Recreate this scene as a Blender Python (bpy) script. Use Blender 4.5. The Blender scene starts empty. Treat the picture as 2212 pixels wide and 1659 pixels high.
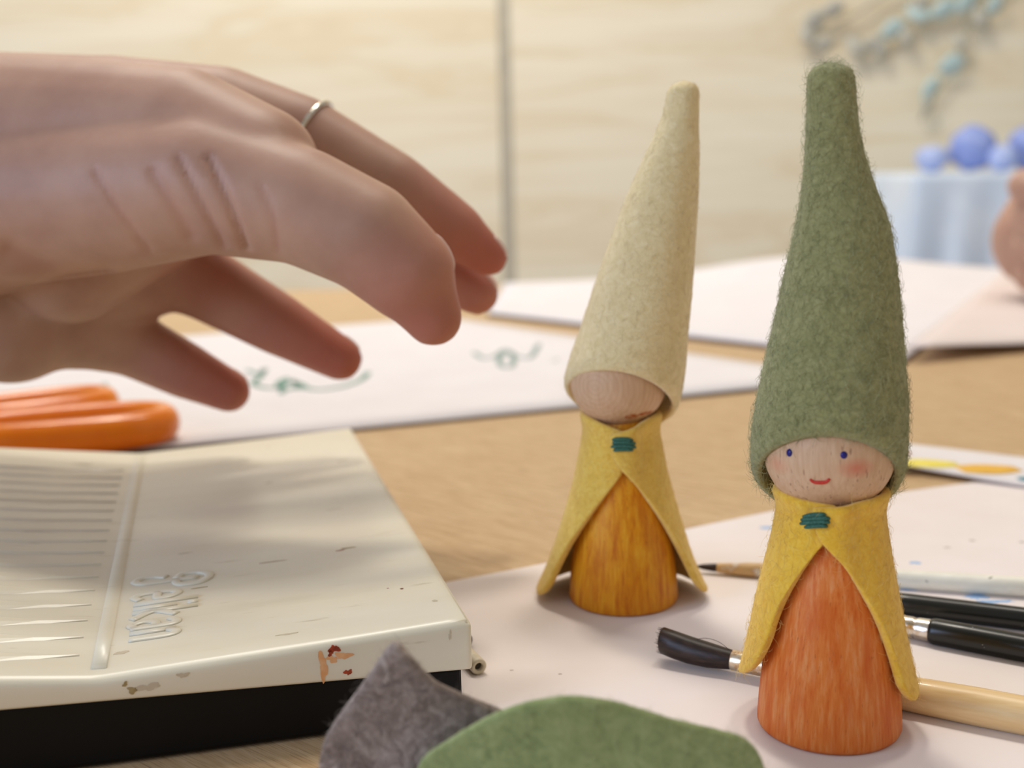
import bpy, bmesh, math, random
import numpy as np
from mathutils import Vector, Matrix, noise as mnoise

random.seed(7); np.random.seed(7)
scene = bpy.context.scene
COL = scene.collection
MM = 0.001

# ------------------------------------------------------------------ camera
FPX, IW, IH = 2600.0, 2212.0, 1659.0
PITCH = math.atan((829.5 - 364.0) / FPX)
ROLL = math.radians(1.3)
CAM = np.array([0.0, 0.0, 99.0])                      # millimetres above the table top
_fw = np.array([0, math.cos(PITCH), -math.sin(PITCH)])
_u0 = np.array([0, math.sin(PITCH), math.cos(PITCH)])
_r0 = np.array([1.0, 0, 0])
_rt = _r0 * math.cos(ROLL) - _u0 * math.sin(ROLL)
_up = _u0 * math.cos(ROLL) + _r0 * math.sin(ROLL)
cd = bpy.data.cameras.new('camera'); cam = bpy.data.objects.new('camera', cd); COL.objects.link(cam)
cd.sensor_fit = 'HORIZONTAL'; cd.sensor_width = 36.0; cd.lens = FPX / IW * 36.0
cd.clip_start = 0.005; cd.clip_end = 50
cd.dof.use_dof = True; cd.dof.focus_distance = 0.219; cd.dof.aperture_fstop = cd.lens / 2.9
m = Matrix.Identity(4)
for i, ax in enumerate((_rt, _up, -_fw)):
    for k in range(3): m[k][i] = ax[k]
m.translation = Vector(CAM * MM)
cam.matrix_world = m
scene.camera = cam

def ray(x, y): return _fw + _rt * (x - IW / 2) / FPX + _up * (IH / 2 - y) / FPX
def G(x, y, z=0.0):
    d = ray(x, y); return CAM + d * ((z - CAM[2]) / d[2])
def V(x, y, Y):
    d = ray(x, y); return CAM + d * (Y / d[1])
def D(x, y, zc): return CAM + ray(x, y) * zc

# ------------------------------------------------------------------ world, lights, exposure
scene.view_settings.view_transform = 'Standard'
scene.view_settings.look = 'None'
scene.view_settings.exposure = 0.0
scene.view_settings.gamma = 1.0
scene.view_settings.use_curve_mapping = False
world = bpy.data.worlds.new('room_light'); scene.world = world; world.use_nodes = True
wb = world.node_tree.nodes['Background']
wb.inputs[0].default_value = (1.0, 0.955, 0.90, 1); wb.inputs[1].default_value = 0.385

def area(name, loc, target, size, power, color, sy=None):
    l = bpy.data.lights.new(name, 'AREA'); o = bpy.data.objects.new(name, l); COL.objects.link(o)
    l.energy = power; l.color = color; l.size = size * MM
    if sy: l.shape = 'RECTANGLE'; l.size_y = sy * MM
    o.location = Vector(loc) * MM
    dv = (Vector(target) - Vector(loc))
    o.rotation_euler = dv.to_track_quat('-Z', 'Y').to_euler()
    return o
area('overhead_light', (-120, 1150, 2300), (-20, 280, 0), 260, 17.5, (1.0, 0.92, 0.80))
area('overhead_light', (560, 900, 2300), (60, 250, 0), 300, 10.0, (1.0, 0.92, 0.82))
area('overhead_light', (-500, 1500, 1900), (-450, 2700, 150), 500, 27.0, (1.0, 0.95, 0.87))  # added light aimed at the wall, bright on the left and fading rightwards
area('window_light', (-2000, -900, 700), (-60, 290, 80), 1300, 36.0, (0.50, 0.67, 1.0))

# ------------------------------------------------------------------ helpers
def lin(c):
    out = []
    for v in c[:3]:
        v = v / 255.0
        out.append(v / 12.92 if v <= 0.04045 else ((v + 0.055) / 1.055) ** 2.4)
    return (out[0], out[1], out[2], 1.0)

class Mat:
    def __init__(s, name, rough=0.6, spec=0.4, metallic=0.0, sss=0.0, sss_r=(1, .4, .2), sss_scale=2.0, sheen=0.0, coat=0.0):
        s.m = bpy.data.materials.new(name); s.m.use_nodes = True
        s.nt = s.m.node_tree; s.n = s.nt.nodes; s.l = s.nt.links
        s.b = s.n['Principled BSDF']
        s.b.inputs['Roughness'].default_value = rough
        s.b.inputs['Specular IOR Level'].default_value = spec
        s.b.inputs['Metallic'].default_value = metallic
        if sss:
            s.b.inputs['Subsurface Weight'].default_value = sss
            s.b.inputs['Subsurface Radius'].default_value = sss_r
            s.b.inputs['Subsurface Scale'].default_value = sss_scale * MM
        if sheen:
            s.b.inputs['Sheen Weight'].default_value = sheen
            s.b.inputs['Sheen Roughness'].default_value = 0.6
        if coat: s.b.inputs['Coat Weight'].default_value = coat
        s.tc = s.n.new('ShaderNodeTexCoord')
    def coords(s, stretch=(1, 1, 1), rot=(0, 0, 0), loc=(0, 0, 0)):
        # object coordinates in millimetres, rotated and then stretched
        a = s.n.new('ShaderNodeMapping'); a.inputs['Scale'].default_value = (1000, 1000, 1000)
        a.inputs['Rotation'].default_value = rot
        s.l.new(s.tc.outputs['Object'], a.inputs['Vector'])
        b = s.n.new('ShaderNodeMapping'); b.inputs['Scale'].default_value = stretch; b.inputs['Location'].default_value = loc
        s.l.new(a.outputs[0], b.inputs['Vector'])
        return b.outputs[0]
    def noise(s, scale, stretch=(1, 1, 1), rot=(0, 0, 0), detail=4, rough=0.55, dist=0.0, loc=(0, 0, 0)):
        t = s.n.new('ShaderNodeTexNoise'); t.inputs['Scale'].default_value = scale
        t.inputs['Detail'].default_value = detail; t.inputs['Roughness'].default_value = rough
        t.inputs['Distortion'].default_value = dist
        s.l.new(s.coords(stretch, rot, loc), t.inputs['Vector'])
        return t.outputs['Fac']
    def ramp(s, fac, stops):
        r = s.n.new('ShaderNodeValToRGB'); e = r.color_ramp.elements
        while len(e) < len(stops): e.new(0.5)
        for k, (p, c) in enumerate(stops):
            e[k].position = p; e[k].color = c if len(c) == 4 and max(c) <= 1.0 else lin(c)
        s.l.new(fac, r.inputs[0]); return r.outputs[0]
    def mask(s, fac, lo, hi):
        r = s.n.new('ShaderNodeMapRange'); r.inputs['From Min'].default_value = lo; r.inputs['From Max'].default_value = hi
        s.l.new(fac, r.inputs['Value']); return r.outputs[0]
    def mix(s, a, b, fac, mode='MIX'):
        x = s.n.new('ShaderNodeMix'); x.data_type = 'RGBA'; x.blend_type = mode
        for sock, v in ((x.inputs[6], a), (x.inputs[7], b)):
            if isinstance(v, tuple): sock.default_value = lin(v)
            else: s.l.new(v, sock)
        if isinstance(fac, (int, float)): x.inputs[0].default_value = fac
        else: s.l.new(fac, x.inputs[0])
        return x.outputs[2]
    def math(s, op, a, b):
        x = s.n.new('ShaderNodeMath'); x.operation = op
        for sock, v in ((x.inputs[0], a), (x.inputs[1], b)):
            if isinstance(v, (int, float)): sock.default_value = v
            else: s.l.new(v, sock)
        return x.outputs[0]
    def spot(s, centre, radii, soft=0.5):
        # 1 inside an ellipsoid around a point of the object (mm), 0 outside
        mp = s.n.new('ShaderNodeMapping'); mp.inputs['Scale'].default_value = tuple(1000.0 / r for r in radii)
        mp.inputs['Location'].default_value = tuple(-c / r for c, r in zip(centre, radii))
        s.l.new(s.tc.outputs['Object'], mp.inputs['Vector'])
        v = s.n.new('ShaderNodeVectorMath'); v.operation = 'LENGTH'; s.l.new(mp.outputs[0], v.inputs[0])
        return s.mask(v.outputs['Value'], 1.0, soft)
    def color(s, c):
        if isinstance(c, tuple): s.b.inputs['Base Color'].default_value = lin(c)
        else: s.l.new(c, s.b.inputs['Base Color'])
        return s
    def bump(s, fac, dist=0.1, strength=0.5):
        b = s.n.new('ShaderNodeBump'); b.inputs['Distance'].default_value = dist * MM; b.inputs['Strength'].default_value = strength
        s.l.new(fac, b.inputs['Height']); s.l.new(b.outputs[0], s.b.inputs['Normal']); return s

def plain(name, c, c2=None, scale=0.2, rough=0.6, bump=0.0, **k):
    M = Mat(name, rough=rough, **k)
    c2 = c2 or tuple(int(v * 0.93) for v in c)
    n = M.noise(scale)
    M.color(M.ramp(n, [(0.35, c), (0.65, c2)]))
    if bump: M.bump(n, bump, 0.5)
    return M.m

def empty(name, loc, label, cat, group=None):
    o = bpy.data.objects.new(name, None); COL.objects.link(o); o.empty_display_size = 0.01
    o.location = Vector([float(v) for v in loc]) * MM
    tag(o, label, cat, group); o['o_mm'] = [float(v) for v in loc]
    return o
def tag(o, label=None, cat=None, group=None, kind=None):
    if label: o['label'] = label
    if cat: o['category'] = cat
    if group: o['group'] = group
    if kind: o['kind'] = kind
    return o
def org(o):
    p = np.zeros(3)
    while o is not None:
        if 'o_mm' in o: p = p + np.array(o['o_mm'])
        o = o.parent
    return p
def mesh(name, verts, faces, mat, parent=None, smooth=True, origin=None, subsurf=0, local=False):
    """verts in world millimetres (or local ones); ONE mesh object"""
    v = np.asarray(verts, float)
    if origin is None: base = org(parent) if parent is not None else np.zeros(3)
    else: base = np.asarray(origin, float)
    if not local: v = v - base
    me = bpy.data.meshes.new(name)
    me.from_pydata((v * MM).tolist(), [], [tuple(int(i) for i in f) for f in faces])
    me.validate()
    bm = bmesh.new(); bm.from_mesh(me); bmesh.ops.recalc_face_normals(bm, faces=bm.faces); bm.to_mesh(me); bm.free()
    o = bpy.data.objects.new(name, me); COL.objects.link(o)
    if mat: me.materials.append(mat)
    if smooth:
        for p in me.polygons: p.use_smooth = True
    if parent is not None:
        o.parent = parent
        o['o_mm'] = [0.0, 0.0, 0.0]
        if origin is not None:
            off = base - org(parent); o.location = Vector(off) * MM; o['o_mm'] = [float(t) for t in off]
    else:
        o.location = Vector(base) * MM; o['o_mm'] = [float(t) for t in base]
    if subsurf:
        s = o.modifiers.new('smooth', 'SUBSURF'); s.levels = subsurf; s.render_levels = subsurf
    return o

def bevel(o, w, seg=3, angle=40):
    b = o.modifiers.new('bevel', 'BEVEL'); b.width = w * MM; b.segments = seg; b.limit_method = 'ANGLE'; b.angle_limit = math.radians(angle)
    return o
def grid(P, wrap=False):
    n, k = P.shape[0], P.shape[1]; f = []
    for i in range(n - 1):
        for j in range(k if wrap else k - 1):
            a = i * k + j; b = i * k + (j + 1) % k
            f.append((a, b, b + k, a + k))
    return P.reshape(-1, 3), f
def shell(Po, Pi, wrap=False, close_end=None):
    """closed felt sheet between an outer and an inner grid"""
    n, k = Po.shape[:2]
    vo, fo = grid(Po, wrap); vi, fi = grid(Pi, wrap); N = len(vo)
    V_ = list(vo) + list(vi); F_ = list(fo) + [tuple(reversed([q + N for q in f])) for f in fi]
    for j in range(k if wrap else k - 1):
        a, b = j, (j + 1) % k
        F_.append((b, a, a + N, b + N))
        a += (n - 1) * k; b += (n - 1) * k
        if close_end is None: F_.append((a, b, b + N, a + N))
    if close_end is not None:
        V_.append(Po[-1].mean(0) + close_end * 0.35); V_.append(Pi[-1].mean(0))
        c0, c1 = len(V_) - 2, len(V_) - 1
        for j in range(k):
            a = (n - 1) * k + j; b = (n - 1) * k + (j + 1) % k
            F_.append((a, b, c0)); F_.append((b + N, a + N, c1))
    if not wrap:
        for i in range(n - 1):
            a, b = i * k, (i + 1) * k
            F_.append((a, b, b + N, a + N))
            a += k - 1; b += k - 1
            F_.append((b, a, a + N, b + N))
    return np.array(V_), F_
def lathe(profile, n=48):
    P = np.zeros((len(profile), n, 3))
    for i, (r, z) in enumerate(profile):
        for j in range(n):
            a = 2 * math.pi * j / n; P[i, j] = (r * math.cos(a), r * math.sin(a), z)
    v, f = grid(P, True); v = list(v)
    f.append(tuple(range(n - 1, -1, -1))); f.append(tuple((len(profile) - 1) * n + j for j in range(n)))
    return np.array(v), f
def frame(d):
    d = np.asarray(d, float); d = d / np.linalg.norm(d)
    a = np.array([0, 0, 1.0]) if abs(d[2]) < 0.9 else np.array([1.0, 0, 0])
    s = np.cross(a, d); s /= np.linalg.norm(s); u = np.cross(d, s)
    return d, s, u
def tube(pts, rad, n=16, flat=1.0, closed=False, cap=True):
    """tube along points; flat = height / width of its section"""
    pts = np.asarray(pts, float); m = len(pts)
    rad = [rad] * m if np.isscalar(rad) else rad
    P = np.zeros((m, n, 3))
    for i in range(m):
        if closed: d = pts[(i + 1) % m] - pts[(i - 1) % m]
        else: d = pts[min(i + 1, m - 1)] - pts[max(i - 1, 0)]
        d, s, u = frame(d)
        for j in range(n):
            a = 2 * math.pi * j / n
            P[i, j] = pts[i] + rad[i] * (s * math.cos(a) + u * flat * math.sin(a))
    v, f = grid(P, True)
    if closed:
        k = (m - 1) * n
        for j in range(n): f.append((k + j, k + (j + 1) % n, (j + 1) % n, j))
    elif cap:
        f.append(tuple(range(n - 1, -1, -1))); f.append(tuple((m - 1) * n + j for j in range(n)))
    return v, f
def smooth_path(pts, n):
    """Catmull-Rom through the points"""
    p = [np.asarray(q, float) for q in pts]; p = [2 * p[0] - p[1]] + p + [2 * p[-1] - p[-2]]
    out = []; m = len(p) - 3
    for q in np.linspace(0, m - 1e-9, n):
        i = int(q); t = q - i; a, b, c, d = p[i:i + 4]
        out.append(0.5 * ((2 * b) + (c - a) * t + (2 * a - 5 * b + 4 * c - d) * t * t + (3 * b - a - 3 * c + d) * t ** 3))
    return np.array(out)
def prism(poly, z0, z1):
    n = len(poly); v = [(p[0], p[1], z0) for p in poly] + [(p[0], p[1], z1) for p in poly]
    f = [tuple(range(n - 1, -1, -1)), tuple(range(n, 2 * n))]
    for i in range(n): f.append((i, (i + 1) % n, (i + 1) % n + n, i + n))
    return np.array(v, float), f
def box(x0, x1, y0, y1, z0, z1): return prism([(x0, y0), (x1, y0), (x1, y1), (x0, y1)], z0, z1)
def sphere(c, r, nu=32, nv=20):
    r = np.array([r] * 3 if np.isscalar(r) else r, float); v = []; f = []
    for i in range(1, nv):
        t = math.pi * i / nv
        for j in range(nu):
            a = 2 * math.pi * j / nu
            v.append(np.array(c) + r * (math.sin(t) * math.cos(a), math.sin(t) * math.sin(a), math.cos(t)))
    for i in range(nv - 2):
        for j in range(nu): f.append((i * nu + j, i * nu + (j + 1) % nu, (i + 1) * nu + (j + 1) % nu, (i + 1) * nu + j))
    v.append(np.array(c) + r * (0, 0, 1)); v.append(np.array(c) - r * (0, 0, 1)); N = len(v)
    for j in range(nu):
        f.append((N - 2, (j + 1) % nu, j)); k = (nv - 2) * nu; f.append((N - 1, k + j, k + (j + 1) % nu))
    return np.array(v), f
def evaluated(o):
    bpy.context.view_layer.update()
    e = o.evaluated_get(bpy.context.evaluated_depsgraph_get()); me = e.to_mesh()
    me.calc_loop_triangles()
    v = np.zeros(len(me.vertices) * 3); me.vertices.foreach_get('co', v)
    t = np.zeros(len(me.loop_triangles) * 3, dtype=np.int64); me.loop_triangles.foreach_get('vertices', t)
    e.to_mesh_clear()
    return v.reshape(-1, 3) / MM, t.reshape(-1, 3)
def sample(o, n, rng):
    v, t = evaluated(o)
    A, B, C_ = v[t[:, 0]], v[t[:, 1]], v[t[:, 2]]
    nr = np.cross(B - A, C_ - A); ar = np.linalg.norm(nr, axis=1); ok = ar > 1e-12
    A, B, C_, nr, ar = A[ok], B[ok], C_[ok], nr[ok], ar[ok]
    i = rng.choice(len(ar), n, p=ar / ar.sum())
    u, w = rng.random(n), rng.random(n); sw = u + w > 1; u[sw], w[sw] = 1 - u[sw], 1 - w[sw]
    return A[i] + (B[i] - A[i]) * u[:, None] + (C_[i] - A[i]) * w[:, None], nr[i] / ar[i][:, None]
def fuzz(o, n, length, lift, rad, mat, seed, name='felt_fibres', keep=None):
    """loose wool fibres lying on and standing off a felt surface: uncountable, one part"""
    rng = np.random.default_rng(seed)
    p, nr = sample(o, n, rng)
    if keep is not None:
        k = keep(p, nr); p, nr = p[k], nr[k]; n = len(p)
    d = rng.normal(size=(n, 3)); d -= nr * (d * nr).sum(1)[:, None]; d /= np.linalg.norm(d, axis=1)[:, None]
    e = np.cross(nr, d)
    L = length * (0.5 + rng.random(n)); H = lift * rng.random(n) ** 3 * 2.2
    cv = rng.normal(size=n) * 0.9
    K = 6; V_ = np.zeros((n, K, 3, 3))
    ph = rng.random(n) * 0.8 + 0.35
    for k in range(K):
        t = k / (K - 1); a = cv * t
        c = p + d * (L * np.cos(a) * t)[:, None] + e * (L * np.sin(a) * t)[:, None] + nr * (0.02 + H * np.sin(t * math.pi * ph))[:, None]
        r = rad * (1 - 0.6 * t)
        V_[:, k, 0] = c + nr * r; V_[:, k, 1] = c - nr * r * 0.5 + e * r * 0.87; V_[:, k, 2] = c - nr * r * 0.5 - e * r * 0.87
    base = np.arange(n)[:, None, None] * (K * 3); f = []
    kk = np.arange(K - 1)[:, None] * 3; j = np.arange(3)[None, :]; j2 = (j + 1) % 3
    q = np.stack([kk + j, kk + j2, kk + j2 + 3, kk + j + 3], -1).reshape(-1, 4)
    F_ = (base + q[None]).reshape(-1, 4)
    me = bpy.data.meshes.new(name); vv = (V_.reshape(-1, 3) * MM)
    me.vertices.add(len(vv)); me.vertices.foreach_set('co', vv.ravel())
    me.loops.add(F_.size); me.loops.foreach_set('vertex_index', F_.ravel().astype(np.int32))
    me.polygons.add(len(F_)); me.polygons.foreach_set('loop_start', np.arange(0, F_.size, 4, dtype=np.int32))
    me.update(calc_edges=True); me.materials.append(mat)
    x = bpy.data.objects.new(name, me); COL.objects.link(x); x.parent = o; x['kind'] = 'stuff'
    return x
def blob(c, rx, ry, th, seed, ang=0.0, n=18):
    """flat irregular dab of paint lying on a horizontal face"""
    rr = random.Random(seed); poly = []
    for i in range(n):
        a = 2 * math.pi * i / n; k = 1 + 0.22 * math.sin(2 * a + rr.random() * 6) + rr.uniform(-.1, .1)
        x, y = rx * k * math.cos(a), ry * k * math.sin(a)
        poly.append((c[0] + x * math.cos(ang) - y * math.sin(ang), c[1] + x * math.sin(ang) + y * math.cos(ang)))
    return prism(poly, c[2], c[2] + th)

# ------------------------------------------------------------------ materials of the room
def ply_mat():
    M = Mat('pale_plywood', rough=0.6, spec=0.25)
    big = M.noise(0.004, (0.35, 1, 2.4), detail=3, dist=1.2)
    fine = M.noise(0.02, (0.12, 1, 3.0), detail=5)
    c = M.ramp(big, [(0.36, (244, 234, 210)), (0.50, (241, 230, 204)), (0.60, (234, 218, 186)), (0.68, (243, 232, 207))])
    M.color(M.mix(c, (230, 213, 182), M.mask(fine, 0.5, 0.85)))
    return M.m
def table_mat():
    M = Mat('oak_table', rough=0.5, spec=0.35)
    rz = math.radians(41)
    a = M.noise(0.05, (1.0, 9.0, 1), (0, 0, rz), detail=6, dist=0.5)
    b = M.noise(0.25, (0.5, 16.0, 1), (0, 0, rz), detail=4)
    c = M.ramp(a, [(0.30, (184, 149, 106)), (0.5, (200, 168, 126)), (0.72, (212, 183, 142))])
    M.color(M.mix(c, (150, 117, 80), M.mask(b, 0.50, 0.72)))
    M.bump(b, 0.15, 0.25)
    return M.m
PLY = ply_mat(); TABLE = table_mat()
GREYTRIM = plain('grey_joint', (196, 188, 168), rough=0.7, scale=0.02)
FLOOR = plain('floor_boards', (150, 128, 104), (128, 106, 84), 0.003, 0.5)
DARKPOST = plain('brown_timber', (150, 128, 100), (128, 106, 82), 0.01, 0.6)

# ------------------------------------------------------------------ structure: floor, wall, table
FZ = -730.0
def struct(o): return tag(o, kind='structure')
struct(tag(mesh('floor', *box(-2600, 2800, -1600, 2720, FZ - 20, FZ), FLOOR, smooth=False), 'brown wooden floor under the table'))
wall = tag(mesh('wall_back', *box(-2600, 2800, 2720, 2760, FZ, 2400), GREYTRIM, smooth=False), 'back wall clad in pale plywood panels'); struct(wall)
for k, x0 in enumerate((-2430, -1213, 13, 1238)):
    v, f = box(x0, x0 + 1200, 2700, 2720, FZ + 60, 2390)
    bevel(mesh('panel', v, f, PLY, wall, smooth=False, origin=(x0 + 600, 2700, 0)), 1.5, 2)

for x0 in (-1230, -13, 1213):
    mesh('joint_strip', *box(x0 + 0.4, x0 + 24.6 if x0 != -1230 else x0 + 16.6, 2703, 2720, FZ + 60, 2390), GREYTRIM, wall, smooth=False)
tb = empty('table', (100, 300, FZ), 'light brown oak table with fine diagonal grain carrying the paper and paint things', 'table')
v, f = box(-1000, 1150, -260, 1036, -28, 0)
bevel(mesh('tabletop', v, f, TABLE, tb, smooth=False, origin=(100, 300, 0)), 2, 2)
for lx in (-930, 1080):
    for ly in (-190, 966):
        v, f = prism([(lx - 30, ly - 30), (lx + 30, ly - 30), (lx + 30, ly + 30), (lx - 30, ly + 30)], FZ, -28)
        bevel(mesh('leg', v, f, TABLE, tb, smooth=False), 3, 2)

# ------------------------------------------------------------------ papers
def paper_mat(name, c1, c2):
    M = Mat(name, rough=0.75, spec=0.2)
    n = M.noise(0.03, detail=5); g = M.noise(1.8, detail=3)
    M.color(M.ramp(n, [(0.35, c1), (0.7, c2)])); M.bump(g, 0.05, 0.25)
    return M.m
PAPER = paper_mat('white_paper', (236, 226, 223), (230, 219, 214))
PAPER2 = paper_mat('sketch_paper', (231, 226, 227), (226, 220, 221))
PAPER3 = paper_mat('rosy_paper', (228, 214, 209), (222, 207, 200))
SHADE_CARD = plain('shade_card', (104, 92, 84), rough=0.8)  # dark colour painting the shadow line below the sheet edges
def sheet(name, quad, nu, nv, zf, th, mat, label, cat='paper', parent=None):
    """a sheet through four corners (a-b near edge, d-c far edge), z from zf(u, v)"""
    a, b, c, d = [np.array(q, float) for q in quad]
    T = np.zeros((nv, nu, 3)); 
    for i in range(nv):
        for j in range(nu):
            u, v = j / (nu - 1), i / (nv - 1)
            p = (a * (1 - u) + b * u) * (1 - v) + (d * (1 - u) + c * u) * v
            T[i, j] = (p[0], p[1], zf(u, v) + th)
    B = T.copy(); B[:, :, 2] -= th
    ctr = (a + b + c + d) / 4
    if parent is None:
        o = mesh(name, *shell(T, B), mat, origin=(ctr[0], ctr[1], 0)); return tag(o, label, cat)
    return mesh(name, *shell(T, B), mat, parent)

# drawing paper under the two dolls
def edge_curve(u): return 0.0
np_pts = [(-24, 276), (5.9, 291.4), (49.4, 319.9), (78.9, 336.8), (125, 354.2), (150, 363), (230, 389), (296, 405), (300, 95), (-22, 108)]
near_paper = mesh('drawing_paper', *prism(np_pts, 0.05, 0.40), PAPER, smooth=False, origin=(120, 230, 0))
tag(near_paper, 'white drawing paper with blue specks lying under both dolls', 'paper')
BLUEP = plain('blue_paint', (128, 172, 222), (170, 196, 226), 1.2, 0.7)
TEALP = plain('teal_paint', (70, 140, 160), rough=0.7)
GREYP = plain('grey_paint', (196, 184, 178), rough=0.7)
for k, (px, py, rx, ry, m_) in enumerate([(1977, 1219, 1.5, .9, BLUEP), (1660, 1143, 2.2, 1.2, BLUEP), (2100, 1171, .8, .8, GREYP), (2207, 1174, .8, .6, GREYP),
        (1975, 1275, 4.2, 1.2, BLUEP), (2110, 1293, 2.6, 1.6, BLUEP), (2150, 1303, 4.2, .9, BLUEP), (1960, 1290, 2.2, 1.0, BLUEP), (2045, 1186, .9, .5, GREYP),
        (1105, 1452, .35, .3, GREYP), (1210, 1460, .35, .3, GREYP), (2190, 1322, 2.6, 1.0, BLUEP)]):
    c = G(px, py); v, f = blob((c[0], c[1], 0.40), rx, ry, 0.03, k)
    mesh('paint_speck', v, f, m_, near_paper, smooth=False)

# sheet with green scribbles, lying in the middle of the table
A_, B_, C_, D_ = (158, 539), (-40, 803), (-433, 654), (-235, 390)
mid = sheet('sketch_sheet', [D_, A_, B_, C_], 24, 16, lambda u, v: 1.02 + 0.5 * (1 - min(1, v * 6)) * (0.6 + 0.4 * math.sin(u * 9)), 0.45, PAPER2,
            'white sheet with green ink curls lying behind the paint box')
_c = (np.array(A_) + B_ + C_ + D_) / 4
mesh('shade_backing', *prism([_c + (np.array(q) - _c) * 1.001 for q in (D_, A_, B_, C_)], 0.02, 1.0), SHADE_CARD, mid, smooth=False)  # added dark slab that draws the shadow under the sheet's near edge
INK = plain('green_ink', (96, 140, 122), (120, 160, 148), 0.3, 0.7)
INK2 = plain('grey_green_ink', (150, 172, 166), (128, 152, 146), 0.3, 0.7)
def scribble(pix, r, mat, n=60, z=1.55):
    pts = smooth_path([G(x, y, z) for x, y in pix], n)
    v, f = tube(pts, r, 6, flat=0.25)
    return mesh('ink_scribble', v, f, mat, mid)
scribble([(535, 800), (560, 808), (572, 798), (560, 815), (548, 828), (575, 838), (608, 835), (618, 818), (600, 830), (618, 842), (645, 832), (630, 822), (655, 836), (690, 842), (740, 835), (780, 820), (795, 805)], 1.6, INK, 90)
scribble([(600, 828), (640, 826), (660, 838), (615, 840), (608, 850)], 1.4, INK, 40)
scribble([(1025, 762), (1045, 774), (1072, 768), (1090, 756), (1108, 766), (1106, 790), (1086, 792), (1078, 775), (1094, 762), (1118, 770), (1145, 772), (1164, 744)], 1.5, INK2, 80)
scribble([(225, 828), (232, 838), (226, 848), (236, 852)], 1.0, INK2, 20)
scribble([(1195, 780), (1205, 776)], 0.7, INK2, 6)

# far sketch pad with a swelling page, and the sheet that lies on it
def far_z(u, v):
    return 2.25 + 18 * math.exp(-((u - 0.60) / 0.26) ** 2) * max(0, (v - 0.35) / 0.65) ** 1.5
FQ = [(-15, 815), (191, 580), (500, 990), (-4, 1030)]
def far_pt(u, v):
    pass
pad = sheet('sketch_pad', [(-15, 815), (191, 580), (440, 1028), (-4, 1026)], 30, 26, far_z, 0.9, PAPER2,
            'large white sketch pad at the far table edge, its back swelling up', 'paper')
mesh('shade_cover', *prism([(-15.5, 815), (191.5, 580), (436, 1024), (-2, 1022)], 0.02, 2.2), SHADE_CARD, pad, smooth=False)  # gives the pad thickness, its dark colour paints the edge shadow
def far2(u, v):
    return 3.7 + 3.0 * v + 4.0 * math.exp(-(u / 0.16) ** 2 - (v / 0.5) ** 2)
loose = sheet('loose_sheet', [(194, 583), (560, 720), (560, 1030), (428, 1030)], 26, 22, far2, 0.7, PAPER3,
              'rosy white sheet with a lifted corner on the far right, under the resting hand')

# colour test strip to the right of the green-hatted doll
def sw(u, v): return 0.6 + 3.2 * (1 - u) ** 2 * (1 - v)
strip = sheet('colour_test_card', [(112, 383), (176, 335), (198.8, 365.4), (134.8, 413.4)], 14, 10, sw, 0.5, PAPER2,
              'small white card with yellow and orange paint strokes behind the green-hatted doll')
YEL = plain('yellow_paint', (240, 226, 110), (232, 212, 80), 0.5, 0.6)
ORA = plain('orange_paint', (236, 188, 72), (226, 172, 60), 0.5, 0.6)
PNK = plain('pink_paint', (246, 176, 168), rough=0.6)
_sq = [np.array(q, float) for q in [(112, 383), (176, 335), (198.8, 365.4), (134.8, 413.4)]]
def strip_z(p):
    best = (1e9, 0)
    for u in np.linspace(-.1, 1.1, 49):
        for v in np.linspace(0, 1, 25):
            q = (_sq[0] * (1 - u) + _sq[1] * u) * (1 - v) + (_sq[3] * (1 - u) + _sq[2] * u) * v
            d = (q[0] - p[0]) ** 2 + (q[1] - p[1]) ** 2
            if d < best[0]: best = (d, sw(u, v) + 0.5)
    return best[1]
def stroke(a, b, w, mat, z):
    pa, pb = G(*a, z), G(*b, z); pts = [pa + (pb - pa) * t for t in np.linspace(0, 1, 9)]
    rad = [w * (0.45 + 0.55 * math.sin(math.pi * min(1, max(0, t * 0.86 + 0.1)))) for t in np.linspace(0, 1, 9)]
    pts = [np.array([p[0], p[1], strip_z(p) + 0.04]) for p in pts]; v, f = tube(pts, rad, 12, flat=0.05)
    return mesh('paint_stroke', v, f, mat, strip)
stroke((1940, 992), (2068, 987), 6.2, YEL, 4.3)
stroke((2072, 1011), (2198, 1004), 6.6, ORA, 2.6)
stroke((1940, 974), (1962, 971), 3.2, PNK, 3.4)
stroke((2200, 1032), (2260, 1030), 3.0, TEALP, 2.0)

# ------------------------------------------------------------------ paint box
PLASTIC = Mat('ivory_plastic', rough=0.32, spec=0.45, sss=0.25, sss_r=(1, .9, .7), sss_scale=3)
dn = PLASTIC.noise(0.06, (0.25, 1, 1), (0, 0, math.radians(-12)), detail=6)
c_ = PLASTIC.ramp(dn, [(0.3, (228, 222, 202)), (0.62, (220, 212, 190)), (0.8, (206, 196, 172))])
fine = PLASTIC.noise(0.5, (0.12, 1, 1), (0, 0, math.radians(-10)), detail=3)
PLASTIC.color(PLASTIC.mix(c_, (190, 178, 150), PLASTIC.mask(fine, 0.66, 0.78)))
PLASTIC = PLASTIC.m
BLACK = plain('black_plastic', (5, 5, 5), (8, 7, 7), 0.1, 0.5, spec=0.2)
bo = np.array([-8.2, 204.5, 0.0])                                   # front right corner of the lid
back = np.array([-50.8, 371.2, 0]) - bo; blen = np.linalg.norm(back[:2]); bv = back / blen
bu = np.array([-bv[1], bv[0], 0])                                   # to the left along the front edge
def BP(t, s, z): return bo + bu * t + bv * s + np.array([0, 0, z])
pb = empty('paint_box', BP(64, blen / 2, 0.4), 'ivory plastic paint box with raised lettering on its lid and black tray', 'paint box')
def lidz(t): return 20.0 - 3.0 * (t / 64.0) ** 0.9 if t <= 64 else 17.0 + 0.125 * (t - 64)
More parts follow.
